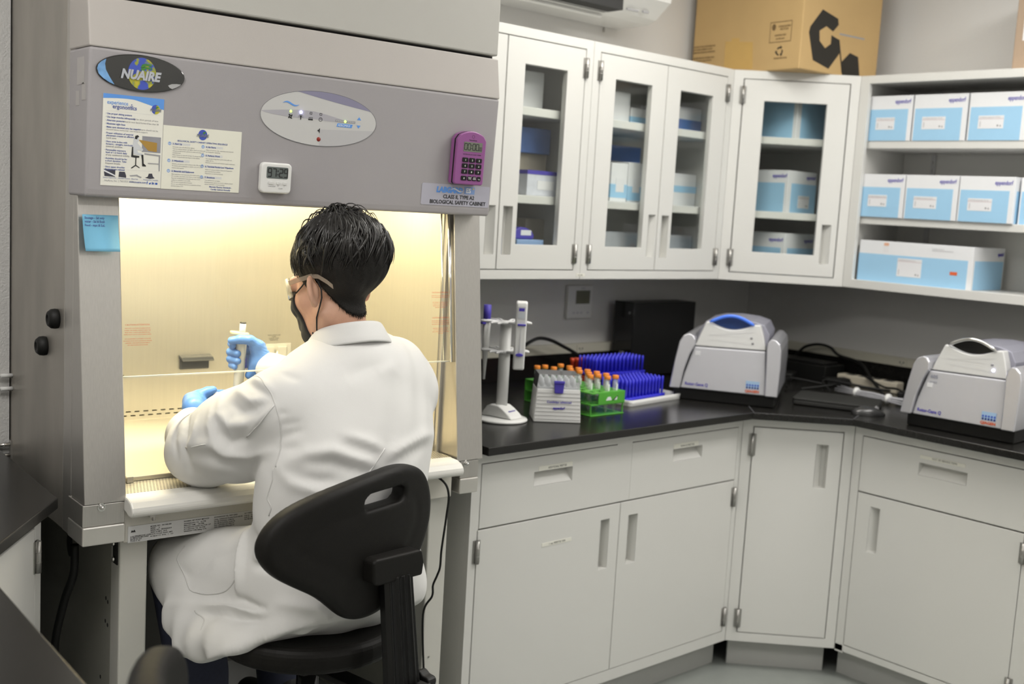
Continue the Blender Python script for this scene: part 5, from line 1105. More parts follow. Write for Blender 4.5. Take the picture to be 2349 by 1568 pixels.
def sd_rarm(P):
    d = chain(P, ((.668, -.210, 1.095), (.692, -.12, 1.04), (.700, .0, 1.045)), (.084, .083, .075), .03)
    return smin(d, chain(P, ((.700, .0, 1.045), (.62, .09, 1.074), (.522, .156, 1.110)), (.072, .050, .035), .02), .03)
def sd_skirt(P):
    d = rc(P, (.385, -.27, .695), (.255, .040, .675), .135, .088)
    d = smin(d, rc(P, (.50, -.26, .69), (.56, .12, .68), .130, .090), .05)
    d = smin(d, chain(P, ((.225, -.02, .605), (.207, -.13, .580), (.217, -.27, .590), (.285, -.375, .635), (.375, -.40, .680)), (.052, .056, .054, .040, .03), .05), .06)
    d = smin(d, rc(P, (.37, -.36, .685), (.57, -.37, .685), .055, .055), .05)
    y = P[:, 1]; hem = .553+np.maximum(0, -.235-y)*.62+np.maximum(0, y+.13)*.42
    return smax(d, (hem-P[:, 2])*.8, .005)
def sd_coat(P):
    d = sd_torso(P); d = smin(d, sd_skirt(P), .05)
    d = smin(d, sd_larm(P), .018); d = smin(d, sd_rarm(P), .02)
    return d

# head frame: x right, y forward, z up
HC = A_(.484, -.190, 1.345)
def head_frame():
    az, pt, rl = -.31, -.27, -.03
    M = rotm('z', -az) @ rotm('x', pt) @ rotm('y', rl)
    return M
HM = head_frame()
def to_head(P): return (P-HC) @ HM
def sd_skull(Q):
    d = el(Q, (0, -.024, .050), (.077, .100, .090))
    d = smin(d, el(Q, (0, .045, -.030), (.060, .056, .085)), .03)
    d = smin(d, el(Q, (0, .074, -.094), (.030, .028, .024)), .025)
    for s in (-1, 1):
        d = smin(d, rc(Q, (s*.050, .008, -.060), (s*.020, .074, -.096), .020, .017), .02)
        d = smin(d, el(Q, (s*.042, .062, -.022), (.020, .024, .018)), .02)
        d = smax(d, -el(Q, (s*.032, .100, .014), (.014, .010, .009)), .012)
        d = smin(d, el(Q, (s*.032, .0865, .013), (.0125, .0125, .0115)), .003)
    d = smin(d, rc(Q, (-.030, .086, .030), (.030, .086, .030), .013, .013), .012)
    d = smin(d, rc(Q, (0, .100, .012), (0, .120, -.028), .008, .0115), .010)
    for s in (-1, 1): d = smin(d, el(Q, (s*.010, .110, -.032), (.008, .010, .007)), .005)
    d = smin(d, rc(Q, (-.018, .098, -.058), (.018, .098, -.058), .007, .007), .006)
    d = smin(d, rc(Q, (-.014, .096, -.070), (.014, .096, -.070), .008, .008), .006)
    return d
def sd_ears(Q):
    d = None
    for s in (-1, 1):
        a_ = 1.25 if s < 0 else .12; R = rotm('z', s*a_) @ rotm('x', -.15)
        q = Q-A_(s*(.0765+.0165*math.sin(a_)), -.004-.010*math.cos(a_), -.004)
        e = el(q, (0, 0, 0), (.0075, .0200, .0335), R)
        e = smin(e, el(q @ R, (0, .005, -.028), (.007, .009, .011)), .006)
        e = smax(e, -el(q @ R, (s*.008, .001, .002), (.0055, .0125, .022)), .003)
        e = smax(e, -el(q @ R, (-s*.0098, -.004, .004), (.0055, .007, .020)), .003)
        e = smin(e, el(q @ R, (-s*.004, .010, -.002), (.008, .010, .018)), .006)
        d = e if d is None else np.minimum(d, e)
    return d
def sd_neck(P):
    return rc(P, (.492, -.205, 1.285), (.512, -.205, 1.185), .050, .060)
def sd_body(P):
    Q = to_head(P)
    d = smin(sd_skull(Q), sd_ears(Q), .006); d = smin(d, sd_neck(P), .028)
    d = smin(d, rc(P, (.40, -.225, 1.11), (.61, -.20, 1.12), .05, .05), .04)
    d = smin(d, el(P, (.485, -.245, 1.00), (.150, .095, .17)), .05)
    d = smin(d, el(P, (.455, -.27, .78), (.140, .110, .20)), .05)
    for a, r in ((((.340, -.235, 1.085), (.275, -.07, .980), (.312, .135, .990)), (.05, .042, .030)), (((.655, -.210, 1.095), (.690, -.01, 1.040), (.62, .09, 1.074), (.522, .156, 1.110)), (.05, .042, .030, .020)),
                 (((.385, -.25, .70), (.255, .040, .675), (.275, .01, .40), (.285, -.02, .26)), (.085, .062, .048, .035)), (((.50, -.25, .70), (.56, .12, .68), (.545, .10, .42), (.54, .07, .26)), (.085, .062, .048, .035))):
        d = smin(d, chain(P, a, r, .01), .03)
    # hands inside the gloves
    d = smin(d, rc(P, (.312, .135, .990), (.352, .190, 1.022), .026, .020), .02)
    d = smin(d, rc(P, (.522, .156, 1.110), (.508, .176, 1.128), .019, .010), .02)
    return d
FOLDS = [(((0.391,-0.388,1.052),(0.404,-0.394,1.048),(0.417,-0.399,1.044),(0.431,-0.403,1.039),(0.444,-0.407,1.033),(0.458,-0.41,1.026),(0.472,-0.411,1.02)),0.005,0.014),
 (((0.386,-0.392,1.04),(0.397,-0.397,1.035),(0.408,-0.402,1.03),(0.42,-0.406,1.025),(0.432,-0.409,1.02),(0.445,-0.412,1.015),(0.458,-0.414,1.009)),-0.005,0.014),
 (((0.276,-0.327,0.99),(0.288,-0.341,0.999),(0.301,-0.353,1.007),(0.315,-0.363,1.015),(0.329,-0.373,1.017),(0.345,-0.381,1.019),(0.361,-0.389,1.021),(0.374,-0.396,1.017),(0.388,-0.403,1.012),(0.403,-0.408,1.007),(0.416,-0.411,1.002),(0.429,-0.414,0.998),(0.443,-0.417,0.993)),0.007,0.016),
 (((0.313,-0.367,1.001),(0.327,-0.378,1.001),(0.342,-0.387,1.001),(0.358,-0.395,1.001),(0.37,-0.401,0.996),(0.382,-0.406,0.991),(0.396,-0.411,0.986),(0.407,-0.414,0.983),(0.418,-0.417,0.98),(0.43,-0.419,0.977)),-0.007,0.016),
 (((0.272,-0.324,0.983),(0.277,-0.337,0.975),(0.283,-0.348,0.967),(0.289,-0.358,0.958),(0.302,-0.371,0.953),(0.315,-0.383,0.947),(0.33,-0.394,0.941),(0.343,-0.401,0.942),(0.357,-0.407,0.943),(0.371,-0.413,0.944)),0.007,0.016),
 (((0.282,-0.343,0.978),(0.289,-0.353,0.975),(0.296,-0.362,0.971),(0.304,-0.37,0.967),(0.313,-0.378,0.966),(0.323,-0.385,0.965),(0.333,-0.392,0.963),(0.343,-0.397,0.964),(0.354,-0.402,0.964),(0.365,-0.406,0.964)),-0.006,0.014),
 (((0.477,-0.415,1.004),(0.494,-0.413,1.009),(0.512,-0.41,1.013),(0.531,-0.406,1.017),(0.551,-0.4,1.021),(0.574,-0.392,1.025),(0.599,-0.38,1.028),(0.616,-0.371,1.027),(0.635,-0.359,1.025),(0.661,-0.338,1.021)),0.006,0.015),
 (((0.489,-0.418,0.984),(0.509,-0.415,0.99),(0.529,-0.411,0.995),(0.55,-0.405,1),(0.571,-0.397,1.003),(0.594,-0.387,1.005),(0.622,-0.371,1.006)),-0.006,0.015),
 (((0.424,-0.331,1.167),(0.439,-0.333,1.172),(0.454,-0.334,1.178),(0.47,-0.335,1.182),(0.486,-0.336,1.186),(0.503,-0.335,1.19),(0.522,-0.333,1.194)),-0.004,0.022),
 (((0.497,-0.346,1.171),(0.515,-0.344,1.176),(0.535,-0.34,1.18),(0.558,-0.332,1.183)),0.003,0.02),
 (((0.277,-0.311,1.095),(0.282,-0.314,1.095),(0.286,-0.318,1.096),(0.291,-0.321,1.097)),-0.003,0.006),
 (((0.279,-0.313,1.07),(0.29,-0.321,1.073),(0.301,-0.329,1.075),(0.313,-0.337,1.077)),-0.003,0.007),
 (((0.284,-0.314,1.045),(0.294,-0.325,1.051),(0.305,-0.335,1.057),(0.316,-0.343,1.062)),-0.004,0.008),
 (((0.284,-0.318,1.022),(0.29,-0.329,1.024),(0.298,-0.338,1.026),(0.306,-0.347,1.028)),-0.003,0.008),
 (((0.306,-0.269,1.171),(0.313,-0.283,1.167),(0.321,-0.294,1.163),(0.329,-0.304,1.158)),-0.003,0.012),
 (((0.234,-0.144,1.105),(0.224,-0.161,1.097),(0.217,-0.173,1.087),(0.212,-0.18,1.077),(0.214,-0.194,1.071),(0.216,-0.205,1.064),(0.219,-0.215,1.057),(0.225,-0.229,1.061),(0.232,-0.243,1.064),(0.238,-0.256,1.067),(0.244,-0.269,1.079),(0.25,-0.281,1.09),(0.257,-0.29,1.101)),0.007,0.012),
 (((0.231,-0.195,1.103),(0.23,-0.21,1.098),(0.23,-0.223,1.093),(0.232,-0.234,1.087),(0.236,-0.246,1.09),(0.24,-0.258,1.093),(0.245,-0.269,1.095),(0.25,-0.277,1.104),(0.257,-0.283,1.113),(0.264,-0.288,1.121)),-0.007,0.012),
 (((0.249,-0.189,1.125),(0.244,-0.216,1.123),(0.243,-0.236,1.119),(0.244,-0.253,1.114),(0.25,-0.267,1.116),(0.256,-0.279,1.118),(0.263,-0.289,1.119)),0.005,0.009),
 (((0.264,-0.198,1.143),(0.258,-0.229,1.142),(0.257,-0.249,1.14),(0.259,-0.263,1.137),(0.262,-0.273,1.135),(0.265,-0.281,1.132),(0.269,-0.288,1.129)),-0.005,0.009),
 (((0.27,-0.222,1.154),(0.268,-0.245,1.153),(0.269,-0.261,1.15),(0.27,-0.271,1.145),(0.271,-0.28,1.14),(0.273,-0.288,1.134)),0.004,0.009),
 (((0.212,-0.037,1.048),(0.199,-0.059,1.042),(0.192,-0.071,1.033),(0.186,-0.077,1.023),(0.183,-0.085,1.013),(0.181,-0.09,1.001),(0.18,-0.091,0.989),(0.182,-0.095,0.974),(0.186,-0.095,0.957),(0.193,-0.09,0.939)),-0.007,0.009),
 (((0.191,-0.111,1.052),(0.187,-0.119,1.042),(0.184,-0.124,1.032),(0.182,-0.127,1.022),(0.181,-0.123,1.014),(0.18,-0.118,1.005),(0.181,-0.111,0.996)),0.005,0.01),
 (((0.186,-0.036,1.021),(0.181,-0.043,1.013),(0.178,-0.047,1.005),(0.175,-0.049,0.996),(0.174,-0.058,0.984),(0.174,-0.064,0.972),(0.176,-0.067,0.959)),-0.005,0.008),
 (((0.214,-0.143,1.087),(0.206,-0.155,1.075),(0.201,-0.164,1.063),(0.197,-0.169,1.051),(0.196,-0.177,1.041),(0.197,-0.183,1.031),(0.198,-0.188,1.021),(0.203,-0.195,1.013),(0.208,-0.201,1.004),(0.214,-0.206,0.995)),0.006,0.012),
 (((0.203,-0.19,1.043),(0.207,-0.201,1.035),(0.213,-0.21,1.027),(0.219,-0.217,1.019),(0.226,-0.228,1.024),(0.233,-0.238,1.029),(0.24,-0.25,1.034)),-0.006,0.012),
 (((0.181,-0.099,0.994),(0.181,-0.132,1.001),(0.185,-0.158,1.007),(0.192,-0.177,1.011),(0.199,-0.188,1.005),(0.206,-0.197,0.999),(0.214,-0.205,0.992),(0.226,-0.217,0.992),(0.238,-0.228,0.992),(0.251,-0.237,0.992),(0.263,-0.252,0.997),(0.269,-0.276,1.005),(0.275,-0.301,1.013)),0.007,0.012),
 (((0.184,-0.105,0.972),(0.187,-0.141,0.977),(0.193,-0.168,0.98),(0.203,-0.187,0.981),(0.216,-0.201,0.979),(0.23,-0.213,0.976),(0.245,-0.222,0.973),(0.26,-0.232,0.975),(0.268,-0.254,0.98),(0.267,-0.291,0.99)),-0.005,0.022),
 (((0.24,-0.25,1.036),(0.243,-0.261,1.05),(0.247,-0.271,1.064),(0.251,-0.282,1.078),(0.256,-0.29,1.089),(0.263,-0.297,1.1),(0.271,-0.302,1.11)),0.004,0.005),
 (((0.178,-0.057,0.623),(0.183,-0.097,0.632),(0.191,-0.128,0.639),(0.201,-0.155,0.644),(0.212,-0.191,0.651),(0.22,-0.232,0.66),(0.227,-0.273,0.67),(0.235,-0.301,0.676),(0.245,-0.326,0.681),(0.255,-0.349,0.685)),0.009,0.014),
 (((0.194,-0.163,0.629),(0.205,-0.201,0.637),(0.212,-0.245,0.648),(0.222,-0.284,0.657),(0.244,-0.329,0.666),(0.267,-0.369,0.675),(0.294,-0.404,0.68)),-0.009,0.013),
 (((0.264,-0.362,0.707),(0.28,-0.386,0.708),(0.298,-0.406,0.707),(0.318,-0.422,0.705),(0.325,-0.427,0.697),(0.333,-0.431,0.688),(0.341,-0.434,0.678)),0.005,0.016),
 (((0.193,-0.15,0.633),(0.192,-0.172,0.622),(0.191,-0.194,0.61),(0.191,-0.212,0.598),(0.195,-0.222,0.584),(0.204,-0.222,0.565)),0.007,0.009),
 (((0.167,-0.104,0.584),(0.166,-0.122,0.592),(0.169,-0.134,0.596),(0.172,-0.144,0.6),(0.178,-0.149,0.609),(0.184,-0.152,0.618),(0.19,-0.156,0.627)),-0.007,0.011),
 (((0.177,-0.141,0.612),(0.177,-0.151,0.606),(0.178,-0.159,0.599),(0.179,-0.167,0.592),(0.182,-0.175,0.581),(0.187,-0.179,0.567),(0.197,-0.176,0.55)),-0.006,0.011),
 (((0.177,-0.052,0.618),(0.177,-0.049,0.603)),0.004,0.012),
 (((0.258,-0.266,0.83),(0.256,-0.289,0.816),(0.257,-0.307,0.8)),-0.007,0.009),
 (((0.248,-0.282,0.768),(0.251,-0.302,0.771),(0.255,-0.319,0.773),(0.261,-0.334,0.774)),-0.006,0.009),
 (((0.231,-0.252,0.69),(0.233,-0.274,0.689),(0.236,-0.294,0.688),(0.24,-0.312,0.687),(0.244,-0.324,0.688),(0.249,-0.335,0.689),(0.254,-0.345,0.689)),-0.007,0.01),
 (((0.289,-0.173,0.806),(0.267,-0.204,0.794),(0.253,-0.219,0.776),(0.242,-0.237,0.754),(0.236,-0.247,0.729),(0.233,-0.251,0.702)),0.007,0.011),
 (((0.257,-0.274,0.831),(0.257,-0.273,0.815),(0.255,-0.275,0.8),(0.252,-0.279,0.786),(0.253,-0.296,0.785),(0.255,-0.312,0.782),(0.259,-0.325,0.779)),0.005,0.01),
 (((0.205,-0.197,0.637),(0.211,-0.247,0.647),(0.221,-0.29,0.653),(0.237,-0.321,0.654),(0.252,-0.346,0.656),(0.268,-0.369,0.656),(0.286,-0.39,0.656),(0.297,-0.402,0.655),(0.309,-0.412,0.654),(0.322,-0.42,0.652)),0.006,0.01),
 (((0.206,-0.236,0.636),(0.209,-0.277,0.642),(0.221,-0.304,0.642),(0.235,-0.325,0.639),(0.255,-0.352,0.641),(0.276,-0.377,0.643),(0.299,-0.399,0.643)),-0.004,0.014),
 (((0.191,-0.049,0.705),(0.193,-0.063,0.702),(0.196,-0.078,0.699),(0.199,-0.092,0.695),(0.207,-0.107,0.714),(0.217,-0.12,0.732),(0.229,-0.129,0.749),(0.239,-0.148,0.757),(0.248,-0.166,0.765),(0.255,-0.188,0.774)),-0.003,0.025)]
SEAMS = [((0.279,-0.207,1.157),(0.275,-0.224,1.158),(0.274,-0.234,1.159),(0.272,-0.245,1.156),(0.271,-0.254,1.153),(0.27,-0.262,1.15),(0.27,-0.269,1.147),(0.27,-0.275,1.143),(0.27,-0.281,1.138),(0.27,-0.287,1.132),(0.271,-0.292,1.127),(0.272,-0.297,1.121),(0.273,-0.301,1.115),(0.274,-0.305,1.108),(0.275,-0.307,1.102),(0.276,-0.31,1.095),(0.277,-0.312,1.088),(0.279,-0.313,1.081),(0.28,-0.314,1.075),(0.281,-0.314,1.068),(0.281,-0.314,1.062),(0.282,-0.314,1.055),(0.283,-0.314,1.048),(0.283,-0.313,1.04),(0.283,-0.313,1.033),(0.283,-0.313,1.025),(0.281,-0.315,1.018),(0.28,-0.317,1.011),(0.278,-0.318,1.006),(0.277,-0.319,1.001),(0.275,-0.32,0.995),(0.273,-0.321,0.99),(0.272,-0.321,0.985)),
 ((0.269,-0.316,0.982),(0.268,-0.317,0.976),(0.267,-0.318,0.97),(0.266,-0.318,0.964),(0.265,-0.319,0.959),(0.264,-0.319,0.953),(0.263,-0.317,0.946),(0.261,-0.315,0.939),(0.26,-0.313,0.932),(0.259,-0.311,0.925),(0.258,-0.309,0.918),(0.258,-0.312,0.915),(0.259,-0.315,0.912),(0.26,-0.318,0.909),(0.261,-0.321,0.905),(0.262,-0.324,0.902),(0.261,-0.323,0.899),(0.26,-0.321,0.895),(0.26,-0.32,0.891),(0.259,-0.318,0.888),(0.259,-0.317,0.884)),
 ((0.273,-0.302,1.112),(0.267,-0.3,1.105),(0.262,-0.297,1.097),(0.258,-0.292,1.089),(0.254,-0.287,1.081),(0.251,-0.281,1.072),(0.249,-0.275,1.065),(0.246,-0.269,1.058),(0.244,-0.263,1.051),(0.242,-0.256,1.043),(0.24,-0.25,1.036)),
 ((0.18,-0.089,0.99),(0.181,-0.109,0.995),(0.181,-0.13,1.001),(0.183,-0.148,1.005),(0.186,-0.162,1.009),(0.191,-0.174,1.012)),
 ((0.214,-0.034,0.75),(0.21,-0.035,0.744),(0.205,-0.035,0.739),(0.201,-0.035,0.733),(0.197,-0.034,0.727),(0.193,-0.032,0.721),(0.192,-0.049,0.711),(0.193,-0.064,0.7),(0.194,-0.078,0.689),(0.196,-0.091,0.678),(0.197,-0.105,0.667),(0.2,-0.115,0.668),(0.203,-0.126,0.67),(0.206,-0.137,0.671),(0.21,-0.148,0.672),(0.213,-0.158,0.674),(0.216,-0.167,0.678),(0.219,-0.177,0.681),(0.222,-0.186,0.685),(0.224,-0.196,0.689),(0.227,-0.206,0.693),(0.229,-0.212,0.7),(0.23,-0.218,0.708),(0.232,-0.225,0.715),(0.234,-0.232,0.722),(0.235,-0.238,0.73)),
 ((0.194,-0.149,0.635),(0.194,-0.158,0.631),(0.193,-0.167,0.627),(0.193,-0.175,0.623),(0.193,-0.185,0.619),(0.193,-0.194,0.615),(0.192,-0.2,0.612),(0.192,-0.205,0.608),(0.192,-0.209,0.604),(0.192,-0.213,0.6),(0.192,-0.217,0.596),(0.194,-0.222,0.588),(0.197,-0.225,0.578),(0.203,-0.223,0.566)),
 ((0.476,-0.411,1.021),(0.465,-0.414,1.01),(0.455,-0.416,0.999),(0.445,-0.418,0.988),(0.435,-0.419,0.978),(0.426,-0.421,0.967))]
def coat_shape():
    P, F = nets(sd_coat, (.08, -.56, .47), (.84, .30, 1.30), .0055)
    N = vnormals(sd_coat, P, .004); D = np.zeros(len(P))
    for pts, amp, wd in FOLDS:
        if len(pts) < 2: continue
        low = 2.9 if pts[0][2] < .83 else 1.6; wd = wd*.85 if pts[0][2] < .83 else wd
        d, t = seg_dist(P, pts); D += amp*low*(.6*np.exp(-(d/wd)**2)+.4*np.exp(-np.sqrt((d/wd)**2+.04)*1.6))*np.sin(np.pi*np.clip(t*.94+.03, 0, 1))**.5
    x, y, z = P.T
    D += .0018*np.sin(x*38+y*21+z*9)*np.sin(z*31-x*17)+.0012*np.sin(x*71-z*53+y*33)
    fl = np.clip((.685-z)/.10, 0, 1)*np.clip((.30-x)/.08, 0, 1)
    D += fl*(.0075*np.sin(y*46+z*16+1.0)+.0035*np.sin(y*93-z*30))
    P = P+N*D[:, None]
    return relax(P, F, 2, .40), F
KP = .965; OFF = (-.0317, -.0810, .0542)
def pw(p): return tuple(OFF[i]+KP*p[i] for i in range(3))
BASE = (.40, -.35, 0)      # person's floor point
def lcl(P): return (np.asarray(P)*KP+np.array(OFF)-np.array(BASE))
def mesh_obj(name, P, F, m, parent, sub=0, world=False):
    me = bpy.data.meshes.new(name); Q = lcl(P)
    me.from_pydata(Q.tolist(), [], F.tolist()); me.materials.append(m); me.polygons.foreach_set('use_smooth', [True]*len(me.polygons)); me.update()
    o = bpy.data.objects.new(name, me); COL.objects.link(o)
    if parent is not None: o.parent = parent
    if sub: md = o.modifiers.new('sub', 'SUBSURF'); md.levels = md.render_levels = sub
    return o
def gobj(g, name, m, parent, **k):
    g.v = [tuple(p) for p in lcl(g.v)]; return g.build(name, m, parent, **k)
SKIN = mat('skin', (.62, .36, .25), .5, noise=.10, nscale=60, bump=.12, bscale=420, sss=.12)
COAT = mat('coat_cotton', (.72, .715, .70), .85, noise=.02, nscale=9, bump=.12, bscale=900)
HAIR = mat('black_hair', (.010, .0085, .007), .33, noise=.3, nscale=200, spec=.6)
STUB = mat('short_hair', (.010, .0085, .007), .6, noise=.5, nscale=260, bump=.6, bscale=500, spec=.3)
MASK = mat('mask_cloth', (.013, .013, .014), .8, noise=.15, bump=.15, bscale=500)
GLOVE = mat('nitrile_blue', (.11, .27, .66), .42, noise=.07, nscale=50, bump=.10, bscale=240)
JEAN = mat('dark_denim', (.018, .022, .045), .8, noise=.25, nscale=120, bump=.2, bscale=600)
pe = thing('person', 'person in white lab coat, black mask and blue gloves pipetting at the cabinet', 'person', BASE)
P, F = nets(sd_body, (.18, -.42, .20), (.80, .32, 1.50), .0038)
body = mesh_obj('body', relax(P, F, 1, .3), F, SKIN, pe)
def legs(P):
    d = None
    for a, r in ((((.385, -.25, .70), (.255, .040, .665), (.275, .01, .42), (.285, -.02, .275)), (.108, .082, .068, .058)), (((.50, -.25, .70), (.56, .12, .67), (.545, .10, .42), (.54, .07, .275)), (.108, .082, .068, .058))):
        e = chain(P, a, r, .01); d = e if d is None else smin(d, e, .03)
    d = smin(d, el(P, (.445, -.27, .72), (.17, .14, .10)), .04)
    return smax(d, .27-P[:, 2], .004)
P, F = nets(legs, (.12, -.45, .24), (.70, .26, .86), .009); mesh_obj('trousers', relax(P, F, 2), F, JEAN, pe)
for cx, cy in ((.285, -.01), (.54, .08)):
    f = lambda P: smin(chain(P, ((cx, cy-.03, .250), (cx, cy+.06, .240), (cx-.005, cy+.15, .232)), (.042, .040, .034), .02), rc(P, (cx, cy-.02, .25), (cx, cy-.025, .31), .040, .044), .02)
    P, F = nets(f, (cx-.09, cy-.12, .17), (cx+.09, cy+.22, .37), .007); mesh_obj('shoe', relax(P, F, 2), F, RUBBER, pe)
P, F = coat_shape(); coat = mesh_obj('lab_coat', P, F, COAT, pe, sub=1); CV = P
# collar: folded band round the neck
g = G(); n = 40; prof = []
for i in range(n+1):
    a = -PI*1.5+.45+(2*PI-.9)*i/n   # front gap towards +y
    c_, s_ = math.cos(a), math.sin(a); bk = (1-s_)/2   # 1 at the back
    cx, cy = .508, -.205
    R1, R2, R3 = .066+.004*bk, .071+.005*bk, .100+.006*bk
    zt = 1.228+.050*bk; zl = 1.186+.050*bk-.004*abs(c_)
    prof.append([(cx+c_*(R1-.002), cy+s_*(R1-.002), zl-.02), (cx+c_*R1, cy+s_*R1, zt-.004), (cx+c_*(R1+R2)/2, cy+s_*(R1+R2)/2, zt+.001), (cx+c_*(R2+.004), cy+s_*(R2+.004), zt-.003), (cx+c_*(R2*.6+R3*.4), cy+s_*(R2*.6+R3*.4), zt*.62+zl*.38), (cx+c_*R3, cy+s_*R3, zl+.0005), (cx+c_*(R3-.003), cy+s_*(R3-.003), zl-.003), (cx+c_*(R2+.006), cy+s_*(R2+.006), zl+.008)])
m_ = 8; g.add([p for r_ in prof for p in r_], [(i*m_+k, (i+1)*m_+k, (i+1)*m_+k+1, i*m_+k+1) for i in range(n) for k in range(m_-1)], 0, True)
gobj(g, 'collar', COAT, coat, sub=1)
SEAMM = mat('seam_cotton', (.64, .635, .62), .85, noise=.05)
for pts in SEAMS:
    if len(pts) < 3: continue
    Q = []
    for p in pts:
        d = np.linalg.norm(CV-A_(*p), axis=1); j = np.argsort(d)[:4]; Q.append(CV[j].mean(0))
    Q = np.array(Q); Q[1:-1] = (Q[:-2]+2*Q[1:-1]+Q[2:])/4
    g = G().tube([Vector(q) for q in Q], .0017, 6); gobj(g, 'seam', SEAMM, coat)
# ---- head furniture in head coordinates
def hw(Q): return np.asarray(Q) @ HM.T + HC
def hl(y): return np.interp(y, [-.14, -.095, -.070, -.045, -.022, -.004, .012, .028, .045, .065, .09, .14], [-.116, -.112, -.100, -.072, -.030, .026, .026, .000, .030, .058, .086, .115])
def sd_stub(P):
    Q = to_head(P); d = smin(sd_skull(Q), sd_neck(P), .028)-.0045; ear = sd_ears(Q)
    d = smax(d, (hl(Q[:, 1])-Q[:, 2])*.7, .008)
    return smax(d, .004-ear, .004)
lo, hi = HC-A_(.2, .2, .15), HC+A_(.2, .2, .22)
MC, MR = A_(.002, -.034, .058), A_(.0935, .117, .101)
def sd_mop(P):
    Q = to_head(P); d = el(Q, MC, MR-.006)
    low = np.interp(Q[:, 1], [-.16, -.12, -.06, .0, .05, .09, .14], [-.050, -.040, -.005, .026, .036, .056, .070])
    d = smax(d, (low-Q[:, 2])*.75, .055)
    az_ = np.arctan2(Q[:, 0], Q[:, 1]); d = d+.0012*np.sin(az_*23+Q[:, 2]*40)+.0010*np.sin(az_*41-Q[:, 2]*70)
    return smin(d, sd_stub(P), .030)
P, F = nets(sd_mop, lo, hi, .0034); hairo = mesh_obj('hair', relax(P, F, 1), F, STUB, pe)
rs = np.random.RandomState(5); g = G()
def mop_pt(az, th, k): return MC+MR*k*A_(math.sin(th)*math.sin(az), math.sin(th)*math.cos(az), math.cos(th))
for i in range(330):
    az0 = rs.uniform(-PI, PI); t0 = rs.uniform(.02, 1.3) if i % 3 else rs.uniform(.02, .5); L = rs.uniform(.6, 1.2); t1 = min(t0+L, rs.uniform(1.55, 2.15) if abs(az0) > 1.9 else rs.uniform(1.3, 1.8)); sw = .30+rs.uniform(-.3, .3)
    lf0 = rs.uniform(1.0, 1.04); tip0 = rs.uniform(-.015, .045) if rs.rand() < .8 else rs.uniform(.04, .10); wv = rs.uniform(0, 6.28)
    for q_ in range(5):
        az = az0+rs.normal(0, .045)/max(.35, math.sin(min(1.5, t0+.4))); th0 = t0+rs.normal(0, .05); th1 = t1+rs.normal(0, .06); lift = lf0+rs.normal(0, .006); tip = (tip0 if abs(az0) < 1.7 else min(tip0, .01)-.05)+rs.normal(0, .008); pts = []
        for s in range(8):
            u = s/7; th = th0+(th1-th0)*u; k = lift+tip*u*u+.012*math.sin(u*4+wv)-(.05 if s == 0 else 0)
            pts.append(Vector(hw(mop_pt(az*(1-.12*u)+az0*.12*u+sw*u+.05*math.sin(u*5+wv), th, k))))
        r0 = rs.uniform(.0022, .0042) if q_ == 0 else rs.uniform(.0008, .0017)
        g.tube(pts, [r0*.6, r0, r0, r0*.95, r0*.85, r0*.7, r0*.45, r0*.15], 5)
for i in range(130):   # loose tufts on the crown
    az = rs.uniform(-PI, PI); th = rs.uniform(.0, .75); d_ = rs.uniform(-PI, PI); h_ = rs.uniform(.005, .021); L = rs.uniform(.3, .75); pts = []
    for s in range(9):
        u = s/8; pts.append(Vector(hw(mop_pt(az+math.sin(d_)*L*u*.9, th+math.cos(d_)*L*u, 1.0)+A_(0, 0, 1)*h_*math.sin(PI*min(1, u*1.05))*1.0)))
    r0 = rs.uniform(.0009, .0017); g.tube(pts, [r0]*5+[r0*.8, r0*.6, r0*.45, r0*.2], 5)
for i in range(60):   # fringe over the forehead and temple
    az = rs.uniform(-1.5, .5); pts = []; L = rs.uniform(1.5, 1.95); k0 = rs.uniform(1.0, 1.05)
    for s in range(8):
        u = s/7; th = .7+(L-.7)*u; pts.append(Vector(hw(mop_pt(az-.25*u, th, k0+.02*math.sin(3*u)-.05*u*u))))
    r0 = rs.uniform(.0009, .0016); g.tube(pts, [r0]*4+[r0*.8, r0*.6, r0*.4, r0*.15], 5)
gobj(g, 'hair_strands', HAIR, hairo)
g = G(); QV = to_head(P); NV = vnormals(sd_mop, P); cand = np.where((QV[:, 2] < hl(QV[:, 1])+.016) & (QV[:, 1] < .0) & (np.abs(QV[:, 0]) < .085))[0]
for j in rs.choice(cand, min(900, len(cand)), replace=False):   # short hairs tapering out along the nape and behind the ears
    p, nn = P[j], NV[j]; dn = A_(0, -.15, -1)+rs.normal(0, .25, 3); dn = dn-nn*(dn @ nn); dn /= np.linalg.norm(dn); L = rs.uniform(.006, .015)
    g.tube([Vector(p-nn*.001), Vector(p+dn*L*.5+nn*.0006), Vector(p+dn*L+nn*.0002)], [.0006, .0005, .0001], 3)
gobj(g, 'nape_hairs', STUB, hairo)
def sd_mask(P):
    Q = to_head(P); d = sd_skull(Q)-.0045
    edge = np.interp(Q[:, 2], [-.14, -.10, -.05, 0, .02], [.050, .057, .066, .076, .092])
    d = smax(d, edge-Q[:, 1], .003); d = smax(d, Q[:, 2]-.004-(Q[:, 1]-.06)*.10, .003); d = smax(d, -.118-Q[:, 2], .003)
    return smin(d, rc(Q, (0, .112, -.012), (0, .112, -.075), .012, .012), .02)
P, F = nets(sd_mask, lo, hi, .0034); mk = mesh_obj('face_mask', relax(P, F, 1), F, MASK, pe)
def onskin(q, off=.0025):
    q = A_(*q)[None]; f = lambda Q: sd_skull(Q)
    for _ in range(8):
        d = f(q); N = np.stack([f(q+A_(*[.001*(i == j) for j in range(3)]))-d for i in range(3)], 1); N /= np.linalg.norm(N); q = q-N*(d-off)[:, None]
    return q[0]
